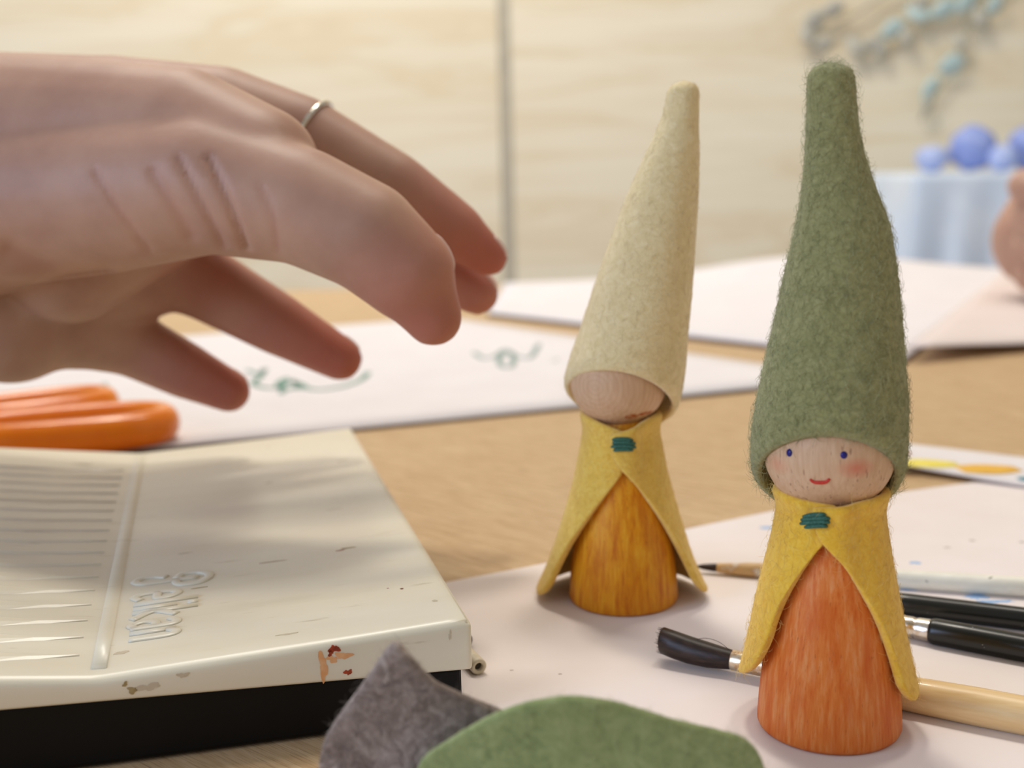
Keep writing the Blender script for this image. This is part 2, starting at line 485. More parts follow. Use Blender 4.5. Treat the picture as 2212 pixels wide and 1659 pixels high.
def rimz(t): return 10.2 + 0.04 * t
TW = 128.0
ts = [0, 1.2, 4, 20, 40, 58, 63, 65, 70, 90, 110, 124, 126.8, TW]; n_t = len(ts)
V_ = []; F_ = []
def lid_ring(s, dz=0.0):
    return [BP(t, s, lidz(t) + dz) for t in ts]
ss = [0, 1.2, 40, 80, 120, blen - 1.2, blen]
top = np.array([lid_ring(s) for s in ss])
for i in range(len(ss)):                                            # round the shoulders
    for j in range(n_t):
        if i in (0, len(ss) - 1) or j in (0, n_t - 1): top[i, j, 2] -= 0.9
bot = np.array([[BP(t, s, rimz(t)) for t in ts] for s in ss])
inn = np.array([[BP(t, s, lidz(t) - 1.8) for t in ts] for s in ss])
v, f = shell(top, bot)
lid = bevel(mesh('lid', v, f, PLASTIC, pb, smooth=True), 0.8, 3, 35)
# tray
ins = 1.6
tp = [BP(ins, ins + .4, 0)[:2], BP(ins, blen - ins, 0)[:2], BP(TW - ins, blen - ins, 0)[:2], BP(TW - ins, ins + .4, 0)[:2]]
V_, F_ = prism(tp, 0.42, 10.0)
V_[4][2] = V_[5][2] = 10.3; V_[6][2] = V_[7][2] = 15.2
bevel(mesh('tray', V_, F_, BLACK, pb, smooth=False), 1.0, 3)
# rib along the valley and the pointed ridges of the mixing side
rib = np.array([[BP(62.3, s, lidz(62.3) - .25), BP(62.8, s, lidz(62.8) + .22), BP(65.0, s, lidz(65) + .22), BP(65.6, s, lidz(65.6) - .25)] for s in np.linspace(4, blen - 4, 12)])
rb = rib.copy(); rb[:, :, 2] -= 1.0
mesh('rib', *shell(rib, rb), PLASTIC, lid)
for k in range(17):
    s0 = 10 + k * 8.6; w = 3.3
    pts = [(67.5, 0), (76, w * 0.5), (85, w), (96, w * .45), (106, 0), (96, -w * .45), (85, -w), (76, -w * .5)]
    v = [BP(t, s0 + d, lidz(t) - 0.1) for t, d in pts] + [BP(t, s0 + d * 0.35, lidz(t) + 0.30) for t, d in pts]
    n = len(pts); f = [tuple(range(n, 2 * n))] + [(i, (i + 1) % n, (i + 1) % n + n, i + n) for i in range(n)]
    mesh('ridge', v, f, PLASTIC, lid, smooth=False)
# raised lettering, reading towards the viewer
LET = {
 'P': (1.15, [[(.05, .72), (-.12, .45), (-.12, .16), (.12, .0), (.36, .16), (.42, .5), (.42, 1.45)], [(.30, .95), (-.02, 1.1), (.0, 1.5), (.40, 1.72), (.86, 1.55), (.92, 1.2), (.74, .98), (.42, .95)]]),
 'e': (.74, [[(.12, .55), (.56, .55), (.56, .82), (.34, 1.0), (.12, .82), (.12, .22), (.34, .04), (.58, .18)]]),
 'l': (.34, [[(.15, .04), (.15, 1.45)]]),
 'i': (.34, [[(.15, .04), (.15, 1.0)], [(.15, 1.22), (.15, 1.45)]]),
 'k': (.70, [[(.12, .04), (.12, 1.45)], [(.56, 1.0), (.14, .5), (.58, .04)]]),
 'a': (.74, [[(.12, .86), (.34, 1.0), (.54, .84), (.54, .04)], [(.54, .56), (.24, .54), (.12, .3), (.28, .05), (.54, .16)]]),
 'n': (.72, [[(.12, .04), (.12, 1.0)], [(.12, .82), (.34, 1.0), (.54, .82), (.54, .04)]])}
word = ['P', 'e', 'l', 'i', 'k', 'a', 'n']
tot = sum(LET[c][0] for c in word)
p_start = G(352, 1236, 18.5); p_end = G(272, 1382, 18.0)
rel0 = p_start - bo; rel1 = p_end - bo
s_start = float(rel0 @ bv); s_end = float(rel1 @ bv); t_base = float(rel1 @ bu)
un = (s_start - s_end) / tot; hgt = 8.6
cur = 0.0
for ch in word:
    wd, strokes = LET[ch]
    VV, FF = [], []
    for st in strokes:
        pts = smooth_path(st, max(8, 6 * len(st))) if len(st) > 2 else np.array(st, float)
        P3 = []
        for a, b in pts:
            t = t_base - b * hgt; s = s_start - (cur + a) * un
            P3.append(BP(t, s, lidz(t) + 0.05))
        v, f = tube(P3, 0.98, 8, flat=0.36); o_ = len(VV); VV += list(v); FF += [tuple(q + o_ for q in ff) for ff in f]
    mesh('letter', VV, FF, PLASTIC, lid)
    cur += wd
# dried paint on the front rim and smudges on the lid
BROWN = plain('rust_paint', (168, 62, 26), (120, 44, 18), 0.8, 0.5)
ORST = plain('thin_orange_stain', (214, 150, 96), (222, 172, 124), 0.5, 0.5)
OLIVE = plain('olive_stain', (150, 130, 84), (168, 150, 110), 0.8, 0.5)
SMUD = plain('grey_smudge', (188, 174, 148), (198, 186, 162), 0.6, 0.5)
def front_stain(px, py, rx, rz, mat, seed):
    d = ray(px, py); nrm = bv; t_ = ((bo - bv * 0.0 - CAM) @ nrm) / (d @ nrm); c = CAM + d * t_
    rr = random.Random(seed); pts = []
    NS = 26; ph = [rr.random() * 6.28 for _ in range(4)]
    for i in range(NS):
        a = 2 * math.pi * i / NS; k = 1 + .28 * math.sin(2 * a + ph[0]) + .2 * math.sin(3 * a + ph[1]) + .14 * math.sin(5 * a + ph[2]) + .08 * math.sin(8 * a + ph[3])
        pts.append(c + bu * rx * k * math.cos(a) + np.array([0, 0, 1]) * rz * k * math.sin(a))
    v = [p + bv * 0.3 for p in pts] + [p - bv * 0.04 for p in pts]; n = NS
    f = [tuple(range(n, 2 * n))] + [(i, (i + 1) % n, (i + 1) % n + n, i + n) for i in range(n)]
    mesh('paint_stain', v, f, mat, lid, smooth=False)
for k, a in enumerate([(698, 1440, .8, 2.2, ORST), (742, 1416, 1.2, .7, ORST), (718, 1424, .9, .6, ORST), (722, 1402, .8, .7, BROWN), (752, 1452, .6, .55, BROWN), (714, 1411, .45, .5, BROWN),
                       (286, 1491, .9, .5, OLIVE), (320, 1484, 1.6, .7, SMUD), (395, 1458, .8, .5, SMUD), (972, 1372, .22, .9, SMUD), (270, 1478, .4, .4, OLIVE)]):
    front_stain(*a, k)
def lid_smudge(px, py, rt, rs, mat, seed):
    p = G(px, py, 18.6)
    for _ in range(4):
        t = float((p - bo) @ bu); p = G(px, py, lidz(max(0, min(TW, t))))
    t = float((p - bo) @ bu); s = float((p - bo) @ bv); rr = random.Random(seed); n = 12; pts = []
    for i in range(n):
        a = 2 * math.pi * i / n; k = 1 + rr.uniform(-.35, .35); tt = t + rt * k * math.cos(a)
        pts.append(BP(tt, s + rs * k * math.sin(a), lidz(max(0, tt)) + 0.04))
    v = pts + [p - np.array([0, 0, .3]) for p in pts]
    f = [tuple(range(n))] + [(i, (i + 1) % n, (i + 1) % n + n, i + n) for i in range(n)]
    mesh('smudge', v, f, mat, lid, smooth=False)
for k, a in enumerate([(582, 1043, 1.0, .5, SMUD), (752, 1184, 1.6, .45, OLIVE), (735, 1189, .8, .3, BROWN), (740, 995, 2.0, .7, SMUD), (578, 966, .6, .4, SMUD), (868, 1272, .35, .3, BROWN),
                       (838, 1271, .2, .2, BROWN), (720, 1100, 2.4, .25, SMUD), (400, 1195, 1.4, .3, SMUD), (265, 1201, 1.0, .5, SMUD), (262, 1410, 1.2, .7, SMUD), (620, 1370, 2.2, .3, SMUD),
                       (590, 1213, 3.0, .5, SMUD), (940, 1298, .6, .5, SMUD), (65, 1082, 1.0, .8, SMUD), (180, 1003, 2.2, .7, SMUD), (430, 1270, 1.8, .25, OLIVE)]):
    lid_smudge(*a, k)

# thin tubes lying beside the box
IVORY = plain('ivory_tube', (222, 210, 186), (206, 192, 164), 0.6, 0.45)
HOLE_SHADE = plain('bore_shade', (70, 62, 44), (50, 44, 32), 1.0, 0.8)  # dark colour for the shade inside the hollow end
def hollow_stick(end, direction, L, r, bore, z, label, m1, name, cat):
    d = np.array([direction[0], direction[1], 0.0]); d /= np.linalg.norm(d)
    p0 = np.array([end[0], end[1], z]); o = empty(name, (p0[0], p0[1], 0.4), label, cat)
    q = [p0 + d * bore * 2.0, p0 + d * 0.25, p0, p0, p0 + d * 0.3, p0 + d * L, p0 + d * (L + .3)]
    rd = [bore * .98, bore, bore * 1.12, r * .88, r, r, r * .9]
    P = []
    dd, s, u = frame(d)
    for c, rr in zip(q, rd): P.append([c + rr * (s * math.cos(a) + u * math.sin(a)) for a in np.linspace(0, 2 * math.pi, 25)[:-1]])
    v, f = grid(np.array(P), True); n = 24; k = (len(q) - 1) * n
    f.append(tuple(k + j for j in range(n)))
    mesh('shaft', v, f, m1, o)
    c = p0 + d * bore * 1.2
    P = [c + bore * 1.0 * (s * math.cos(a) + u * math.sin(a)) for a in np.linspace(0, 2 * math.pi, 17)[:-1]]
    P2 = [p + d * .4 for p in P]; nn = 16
    mesh('bore', P + P2, [tuple(range(nn)), tuple(range(2 * nn - 1, nn - 1, -1))] + [(i, (i + 1) % nn, (i + 1) % nn + nn, i + nn) for i in range(nn)], HOLE_SHADE, o, smooth=False)  # dark disc plugging the end, painted as the shade of the hole
e_ = G(1035, 1441, 2.1)
hollow_stick((e_[0], e_[1]), (-.42, 1), 13, 1.65, 0.8, 2.1, 'short ivory tube with a hollow end beside the paint box corner', IVORY, 'hollow_tube', 'tube')
DSTICK = plain('dark_stick', (88, 78, 66), (66, 58, 50), 0.8, 0.5)
d0 = G(1021, 1392, 1.9)
v, f = tube([(d0[0] - 1.0, d0[1] + 0.5, 1.7), (d0[0] - 1.3, d0[1] + 2.5, 1.8), (d0[0] - 7.0, d0[1] + 14, 1.8)], [0.7, 1.35, 1.35], 14)
o = mesh('pencil_stub', v, f, DSTICK, origin=(d0[0], d0[1] + 12, 0.4)); tag(o, 'dark thin stick end peeking out behind the ivory tube', 'stick')

# ------------------------------------------------------------------ wooden peg dolls
def felt(name, base, dark, light, spk=(0, 0, 0), scale=0.9):
    M = Mat(name, rough=0.95, spec=0.08, sheen=0.25)
    n1 = M.noise(scale, detail=6, rough=0.7, dist=1.0); n2 = M.noise(scale * 0.22, detail=4); n3 = M.noise(scale * 2.6, detail=2, dist=2.0)
    c = M.ramp(n1, [(0.30, dark), (0.5, base), (0.72, light)])
    c = M.mix(c, dark, M.math('MULTIPLY', M.mask(n2, 0.5, 0.75), 0.45))
    c = M.mix(c, spk, M.math('MULTIPLY', M.mask(n3, 0.70, 0.76), 0.55))
    M.color(c); M.bump(n1, 0.35, 0.7)
    return M.m
GREEN = felt('sage_felt', (148, 146, 95), (126, 126, 78), (166, 164, 114), (88, 84, 50))
GREENF = felt('sage_fibre', (180, 179, 128), (152, 154, 104), (202, 200, 152), (126, 122, 80))
CREAM = felt('cream_felt', (232, 210, 158), (220, 196, 140), (240, 222, 176), (196, 166, 112), 0.6)
CREAMF = felt('cream_fibre', (234, 218, 178), (224, 206, 162), (242, 230, 196), (214, 190, 140))
YELLOW = felt('mustard_felt', (240, 190, 58), (228, 172, 42), (246, 204, 86), (206, 148, 36), 0.7)
YELLOWF = felt('mustard_fibre', (250, 214, 120), (244, 204, 100), (252, 224, 146), (230, 184, 84))
YELLOW2 = felt('straw_felt', (234, 192, 84), (220, 174, 66), (240, 206, 106), (200, 154, 54), 0.7)
GREYF = felt('grey_felt', (140, 124, 114), (96, 80, 70), (180, 166, 156), (80, 66, 58), 0.36)
GREYFF = felt('grey_fibre', (138, 124, 116), (112, 98, 90), (166, 152, 144), (88, 74, 66))
GREEN2 = felt('moss_felt', (138, 150, 96), (120, 134, 82), (154, 164, 112), (104, 116, 70), 0.4)
GREEN2F = felt('moss_fibre', (154, 164, 112), (136, 148, 94), (172, 180, 130), (120, 130, 84))

def stained(name, c_hi, c_mid, c_lo, seed):
    M = Mat(name, rough=0.5, spec=0.3)
    a = M.noise(1.1, (1, 1, 0.09), detail=5, rough=0.65, loc=(seed, 0, 0)); b = M.noise(0.28, (1, 1, 0.3), detail=3, loc=(seed, 5, 0)); c = M.noise(3.2, (1, 1, 0.12), detail=2)
    col = M.ramp(a, [(0.28, c_lo), (0.5, c_mid), (0.76, c_hi)])
    col = M.mix(col, c_lo, M.math('MULTIPLY', M.mask(b, 0.48, 0.68), 0.65))
    col = M.mix(col, tuple(int(v * .7) for v in c_lo), M.math('MULTIPLY', M.mask(c, 0.64, 0.74), 0.5))
    M.color(col); M.bump(a, 0.1, 0.3)
    return M.m
ORANGE = stained('orange_stained_wood', (228, 158, 100), (220, 124, 52), (204, 92, 20), 3)
AMBER = stained('amber_stained_wood', (232, 174, 52), (222, 146, 18), (192, 100, 8), 9)

def head_mat(name, hc, blush=None, rings=None, stain=None):
    M = Mat(name, rough=0.55, spec=0.3)
    g = M.noise(1.3, (1, 1, 0.10), detail=4); s_ = M.noise(1.9, (1, 1, 0.16), detail=1, loc=(4, 2, 0))
    c = M.ramp(g, [(0.35, (214, 178, 142)), (0.65, (202, 162, 126))])
    if rings is None: c = M.mix(c, (128, 86, 62), M.math('MULTIPLY', M.mask(s_, 0.65, 0.73), 0.55))
    else:
        mp = M.n.new('ShaderNodeMapping'); mp.inputs['Scale'].default_value = (1000, 600, 1000); mp.inputs['Location'].default_value = tuple(-q * k for q, k in zip(rings, (1, .6, 1)))
        M.l.new(M.tc.outputs['Object'], mp.inputs['Vector'])
        w = M.n.new('ShaderNodeTexWave'); w.wave_type = 'RINGS'; w.rings_direction = 'SPHERICAL'; w.inputs['Scale'].default_value = 0.28
        w.inputs['Distortion'].default_value = 1.2; w.inputs['Detail'].default_value = 2
        M.l.new(mp.outputs[0], w.inputs['Vector'])
        c = M.mix(c, (190, 146, 110), M.math('MULTIPLY', M.mask(w.outputs['Fac'], 0.4, 1.0), 0.28))
    for (p, r, colr, k) in (blush or []): c = M.mix(c, colr, M.math('MULTIPLY', M.spot(p, r, 0.1), k))
    if stain:
        nz = M.noise(0.8)
        for p, r in stain: c = M.mix(c, (170, 84, 34), M.math('MULTIPLY', M.spot(p, r, 0.6), M.mask(nz, .3, .5)))
    M.color(c); return M.m
def hit(px, py, c, R):
    d = ray(px, py); d = d / np.linalg.norm(d); o = CAM - c; b = o @ d; q = b * b - (o @ o - R * R)
    return CAM + d * (-b - math.sqrt(max(q, 0)))

def interp(tab, z):
    return float(np.interp(z, [a for a, _ in tab], [b for _, b in tab]))
def make_hat(parent, mat, base, th, brim_r, zb, A, Bx, ztop, cx, cy, rad, wob, seed):
    """pointed felt hat; rows run from the tilted brim to the rounded tip; cx/cy/rad are tables over z"""
    nu, nv = 40, 34; Po = np.zeros((nv, nu, 3)); Pi = np.zeros((nv, nu, 3))
    for i in range(nv):
        q = math.sin(i / (nv - 1) * math.pi / 2) ** 1.05 * 0.75 + 0.25 * i / (nv - 1)
        for j in range(nu):
            a = 2 * math.pi * j / nu; cxa, sya = math.cos(a), math.sin(a)
            zbr = zb - A * sya - Bx * cxa
            z = zbr + (ztop - zbr) * q
            r = interp(rad, z); n = 0.35 * wob * mnoise.noise(Vector((cxa * 1.3 + seed, sya * 1.3, z * 0.07)))
            r2 = r + n
            if i == 0: r2 -= 0.35
            Po[i, j] = base + np.array([interp(cx, z) + r2 * cxa, interp(cy, z) + r2 * sya, z])
            ri = max(r2 - th, 0.25 * r2); Pi[i, j] = base + np.array([interp(cx, z) + ri * cxa, interp(cy, z) + ri * sya, z if i < nv - 2 else z - (2.0 if i == nv - 1 else 0.8)])
    v, f = shell(Po, Pi, wrap=True, close_end=np.array([0, 0, 1.0]))
    return mesh('hat', v, f, mat, parent, subsurf=1)

def make_cape(parent, mat, base, th, ztop, vneck, r0, k, zlow_l, zlow_r, zback, apex_s, wl, wr, flare, seed, rot=0.0, pw=0.72):
    """felt cape: rows from collar to hem, columns from the left front edge round the back to the right front edge"""
    ns, nt = 26, 61; Po = np.zeros((ns, nt, 3)); Pi = np.zeros((ns, nt, 3))
    for i in range(ns):
        s = i / (ns - 1)
        for j in range(nt):
            t = -1 + 2 * j / (nt - 1); at = abs(t)
            w = wl if t < 0 else wr; zl = zlow_l if t < 0 else zlow_r
            ov = 0.30 if t > 0 else 0.10
            if s < apex_s: Th = math.pi + ov * (1 - (s / apex_s) ** 3)
            else:
                q = (s - apex_s) / (1 - apex_s); Th = math.pi - w * (1 - (1 - q) ** 1.7) ** pw
            th_ = t * Th
            hem = zback + (zl - zback) * at ** 5 + 3.2 * (max(0, at - 0.88) / 0.12) ** 2
            top = ztop - vneck * max(0, (at - 0.6) / 0.4) ** 1.5
            z = top + (hem - top) * s
            dz = ztop - z
            r = r0 + k * dz + flare * max(0, dz / ztop) ** 2.2 + 1.5 * math.exp(-(s / 0.06) ** 2)
            r += 0.5 * mnoise.noise(Vector((math.sin(th_) * 1.2 + seed, math.cos(th_) * 1.2, z * 0.06)))
            if t > 0:                                   # this flap lies over the other one
                q = min(1, max(0, (abs(th_) - (math.pi - 0.55)) / 0.45)); r += (th + 0.15) * q * q * (3 - 2 * q) * max(0.0, 1 - max(0, s - apex_s) * 3)
            d = np.array([math.sin(th_ + rot), math.cos(th_ + rot), 0])
            Po[i, j] = base + d * r + np.array([0, 0, z]); Pi[i, j] = base + d * (r - th) + np.array([0, 0, z + 0.1])
    v, f = shell(Po, Pi)
    return mesh('cape', v, f, mat, parent, subsurf=1)

THREAD = plain('dark_green_thread', (40, 84, 68), (62, 112, 96), 3.0, 0.7)
def cape_front(px, py, base, r, lift=0.2):
    """point of the cape's front seen at a pixel: cylinder of radius r around the doll's axis"""
    d = ray(px, py); o = CAM - base
    a = d[0] ** 2 + d[1] ** 2; b = o[0] * d[0] + o[1] * d[1]; c = o[0] ** 2 + o[1] ** 2 - (r + lift) ** 2
    t = (-b - math.sqrt(max(0, b * b - a * c))) / a
    return CAM + d * t
def stitches(cape, base, r, rows, rad):
    for (a, b) in rows:
        pa, pb_ = cape_front(*a, base, r, -0.7), cape_front(*b, base, r, -0.7)
        mids = [cape_front(a[0] + (b[0] - a[0]) * q, a[1] + (b[1] - a[1]) * q - 2 * math.sin(q * 3.1), base, r, 0.38) for q in (.12, .35, .65, .88)]
        pts = smooth_path([pa] + mids + [pb_], 14)
        v, f = tube(pts, [rad * (.7 + .3 * math.sin(math.pi * i / 13)) for i in range(14)], 8)
        mesh('stitch_thread', v, f, THREAD, cape)

BODY = [(11.5, 0.0), (12.2, 0.25), (12.5, 0.9), (12.45, 2.0), (12.2, 6), (11.7, 11), (10.9, 17), (9.9, 24), (8.7, 31), (7.5, 37), (6.5, 41), (6.0, 43), (5.0, 45)]
def body_of(parent, base, mat):
    v, f = lathe(BODY, 56); return mesh('body', v + base, f, mat, parent)

# --- doll with the sage green hat
gb = np.array([55.0, 200.2, 0.4])
gd = empty('peg_doll', gb, 'wooden peg doll with painted face, green felt hat and orange body', 'doll', 'felt-hatted peg dolls')
body_of(gd, gb, ORANGE)
hc = gb + np.array([-1.2, -0.4, 50.6]); HR = 11.1
loc = lambda p: tuple(p - gb)
ckR = hit(1850, 1012, hc, HR); ckL = hit(1678, 1003, hc, HR)
HEAD1 = head_mat('beech_head', hc, [(loc(ckR), (3.6, 4, 2.0), (206, 112, 84), 0.75), (loc(ckL), (3.0, 4, 2.0), (214, 140, 108), 0.5)])
v, f = sphere(hc, HR, 48, 32); head = mesh('head', v, f, HEAD1, gd)
EYE = plain('blue_ink', (28, 24, 120), (22, 18, 100), 3, 0.4)
LIP = plain('red_ink', (206, 56, 36), (190, 44, 30), 3, 0.5)
def dab(px, py, rx, ry, mat, name, c, R, par):
    ring = [hit(px + rx * math.cos(a), py + ry * math.sin(a), c, R + 0.05) for a in np.linspace(0, 2 * math.pi, 15)[:-1]]
    rim = [hit(px + rx * 1.05 * math.cos(a), py + ry * 1.05 * math.sin(a), c, R - 0.1) for a in np.linspace(0, 2 * math.pi, 15)[:-1]]
    v = ring + rim + [hit(px, py, c, R + 0.12)]; n = 14
    f = [(i, (i + 1) % n, 2 * n) for i in range(n)] + [(i, (i + 1) % n, (i + 1) % n + n, i + n) for i in range(n)]
    return mesh(name, v, f, mat, par)
dab(1705, 978, 6.0, 8.5, EYE, 'eye', hc, HR, head); dab(1823, 983, 7.6, 8.0, EYE, 'eye', hc, HR, head)
pts = smooth_path([hit(x, y, hc, HR) for x, y in [(1750, 1035), (1758, 1041), (1771, 1042), (1784, 1041), (1792, 1034)]], 16)
v, f = tube(pts, [0.22 + 0.12 * math.sin(math.pi * i / 15) for i in range(16)], 8); mesh('mouth', v, f, LIP, head)
hat = make_hat(gd, GREEN, gb, 1.9, 13, 44.6, 9.8, 2.6, 114.2,
    [(38, -1.3), (51, -1.2), (60, -0.6), (72, 0.1), (88, 0.5), (99, -1.0), (105, -1.6), (114, -2.0)],
    [(38, 0.2), (60, 0.6), (114, 1.5)],
    [(38, 12.0), (44, 12.9), (51, 13.15), (58, 12.7), (66, 11.5), (72, 10.5), (80, 9.3), (88, 7.7), (94, 6.0), (99, 4.8), (104, 4.2), (109, 4.0), (112.0, 3.85), (113.2, 3.4), (113.9, 2.5), (114.2, 1.4)], 1.0, 1.0)
cape = make_cape(gd, YELLOW, gb + np.array([-0.7, 0, 0]), 1.8, 43.6, 0.8, 8.4, 0.165, 16.5, 8.2, 7.0, 0.24, 0.84, 1.0, 2.3, 2.0, 0.24, 0.9)
stitches(cape, gb + np.array([-.7, 0, 0]), 11.4, [((1736, 1116), (1784, 1112)), ((1732, 1123), (1793, 1120)), ((1730, 1131), (1792, 1128)), ((1740, 1139), (1786, 1137))], 0.40)
fuzz(hat, 12000, 2.4, 0.36, 0.036, GREENF, 1); fuzz(cape, 3000, 2.2, 0.35, 0.030, YELLOWF, 2)

# --- doll with the cream hat
cb = np.array([24.7, 265.8, 0.4])
cdl = empty('peg_doll', cb, 'faceless wooden peg doll with cream felt hat and amber body', 'doll', 'felt-hatted peg dolls')
body_of(cdl, cb, AMBER)
hc2 = cb + np.array([-0.8, -0.4, 51.8]); HR2 = 10.9
ringc = hit(1285, 838, hc2, HR2) - cb
st1, st2 = hit(1365, 900, hc2, HR2) - cb, hit(1395, 893, hc2, HR2) - cb
HEAD2 = head_mat('beech_head_rings', hc2, None, tuple(ringc), [(tuple(st1), (1.9, 2, .8)), (tuple(st2), (2.4, 3, .55))])
v, f = sphere(hc2, HR2, 48, 32); head2 = mesh('head', v, f, HEAD2, cdl)
hat2 = make_hat(cdl, CREAM, cb, 1.8, 13, 46.6, 7.9, 3.4, 116.2,
    [(38, -1.0), (50, 0.0), (58, 1.6), (68, 3.9), (80, 6.4), (90, 8.6), (102, 11.6), (109, 13.2), (116, 14.0)],
    [(38, 0.2), (60, 0.5), (116, 1.5)],
    [(38, 12.6), (46, 13.3), (52, 13.6), (56, 13.2), (62, 12.2), (70, 11.3), (80, 9.9), (90, 8.3), (102, 5.7), (108, 4.3), (112, 3.8), (114.4, 3.55), (115.4, 3.0), (115.9, 2.2), (116.2, 1.2)], 0.8, 5.0)
cape2 = make_cape(cdl, YELLOW2, cb + np.array([-0.3, 0, 0]), 1.9, 44.2, 3.0, 7.9, 0.15, 2.2, 3.0, 1.0, 0.25, 1.24, 1.20, 6.4, 7.0, 0.03, 0.95)
stitches(cape2, cb + np.array([-.3, 0, 0]), 11.35, [((1321, 950), (1366, 951)), ((1322, 957), (1371, 958)), ((1321, 965), (1372, 966)), ((1326, 973), (1366, 972))], 0.46)
fuzz(hat2, 4000, 1.8, 0.14, 0.026, CREAMF, 3); fuzz(cape2, 2000, 1.8, 0.16, 0.028, YELLOWF, 4)

# ------------------------------------------------------------------ felt pieces in the foreground
def felt_piece(name, outline, depth, bend, th, mat, fmat, label, seed, lean=0.0):
    """a cut felt piece standing on its lower edge, bowed towards the viewer; outline = upper edge in (x, z) mm"""
    xs = np.array([p[0] for p in outline]); zs = np.array([p[1] for p in outline])
    nu, nv = 44, 16; Po = np.zeros((nv, nu, 3)); Pi = np.zeros((nv, nu, 3)); xm = (xs[0] + xs[-1]) / 2; hw = (xs[-1] - xs[0]) / 2
    for j in range(nu):
        x = xs[0] + (xs[-1] - xs[0]) * j / (nu - 1); zt = float(np.interp(x, xs, zs))
        for i in range(nv):
            z = 0.55 + (zt - 0.55) * i / (nv - 1); u = (x - xm) / hw
            y = depth + bend * u * u + lean * z + 0.5 * mnoise.noise(Vector((x * .12 + seed, z * .12, 0)))
            dy = 2 * bend * u / hw; n = np.array([dy, -1, 0]); n /= np.linalg.norm(n)
            c = np.array([x, y, z]); Po[i, j] = c + n * th / 2; Pi[i, j] = c - n * th / 2
    v, f = shell(Po, Pi); o = mesh(name, v, f, mat, origin=(xm, depth + bend * .5, 0.4), subsurf=1)
    tag(o, label, 'felt'); fuzz(o, 2600, 1.6, 0.22, 0.03, fmat, seed)
    return o
def outl(pix, zc): return [(D(x, y, zc)[0], D(x, y, zc)[2]) for x, y in pix]
gz = outl([(905, 1659), (1000, 1582), (1060, 1540), (1100, 1518), (1150, 1499), (1215, 1488), (1270, 1491), (1320, 1502), (1390, 1526), (1450, 1550), (1530, 1578), (1600, 1602), (1640, 1632), (1660, 1659)], 162)
gz = [(gz[0][0] - 6.5, 3.0), (gz[0][0] - 4.5, 8.0), (gz[0][0] - 2, 14)] + gz + [(gz[-1][0] + 1.6, 10), (gz[-1][0] + 3, 4)]
felt_piece('felt_piece', gz, 150.5, 5.0, 1.9, GREEN2, GREEN2F, 'moss green felt piece with a rounded top, standing in the foreground', 21)
gy = outl([(685, 1659), (700, 1600), (735, 1540), (770, 1490), (815, 1420), (845, 1374), (857, 1360), (872, 1374), (900, 1410), (940, 1455), (1000, 1487), (1050, 1512), (1090, 1532)], 172)
gy = [(gy[0][0] - 1.2, 2.0), (gy[0][0] - 0.7, 8.0)] + gy + [(gy[-1][0] + 5, gy[-1][1] - 5), (gy[-1][0] + 8, 8)]
felt_piece('felt_piece', gy, 160.0, 3.0, 1.9, GREYF, GREYFF, 'grey brown felt piece cut to a point, standing before the paint box', 22)

# ------------------------------------------------------------------ brushes
SILVER = Mat('nickel_ferrule', rough=0.25, metallic=1.0); nz = SILVER.noise(0.9, detail=4)
SILVER.color(SILVER.ramp(nz, [(0.4, (226, 222, 214)), (0.68, (206, 186, 158))])); SILVER.bump(nz, 0.15, 0.25); SILVER = SILVER.m
TARN = Mat('stained_ferrule', rough=0.3, metallic=0.85); nz = TARN.noise(0.6, detail=4)
TARN.color(TARN.ramp(nz, [(0.42, (222, 208, 184)), (0.58, (198, 160, 118)), (0.7, (226, 214, 196))])); TARN = TARN.m
BRIST = Mat('dark_bristle', rough=0.4, spec=0.4); nz = BRIST.noise(2.5, (0.08, 1, 1), (0, 0, 0.6), detail=3)
BRIST.color(BRIST.ramp(nz, [(0.35, (26, 16, 12)), (0.7, (58, 38, 28))])); BRIST = BRIST.m
RAWWOOD = Mat('raw_brush_wood', rough=0.35, spec=0.45, coat=0.3); nz = RAWWOOD.noise(0.8, (0.06, 1, 1), (0, 0, 0.42), detail=4)
RAWWOOD.color(RAWWOOD.ramp(nz, [(0.35, (234, 204, 152)), (0.65, (222, 186, 130))])); RAWWOOD = RAWWOOD.m
BLK = Mat('black_lacquer', rough=0.28, spec=0.5); nz = BLK.noise(0.9, detail=5)
BLK.color(BLK.mix((16, 17, 12), (150, 148, 138), BLK.mask(nz, 0.70, 0.73))); BLK = BLK.m
WHT = Mat('worn_white_lacquer', rough=0.45, spec=0.4); nz = WHT.noise(0.25, (0.3, 1, 1), detail=4); nz2 = WHT.noise(0.35, loc=(3, 0, 0), detail=2)
WHT.color(WHT.mix(WHT.ramp(nz, [(0.4, (240, 235, 218)), (0.7, (222, 216, 198))]), (92, 84, 74), WHT.mask(nz2, 0.72, 0.745))); WHT = WHT.m
TAN = Mat('bare_brush_tip', rough=0.5); nz = TAN.noise(0.4, (0.5, 1, 1), detail=3)
TAN.color(TAN.ramp(nz, [(0.42, (206, 172, 124)), (0.52, (196, 158, 108)), (0.62, (214, 208, 198))])); TAN = TAN.m
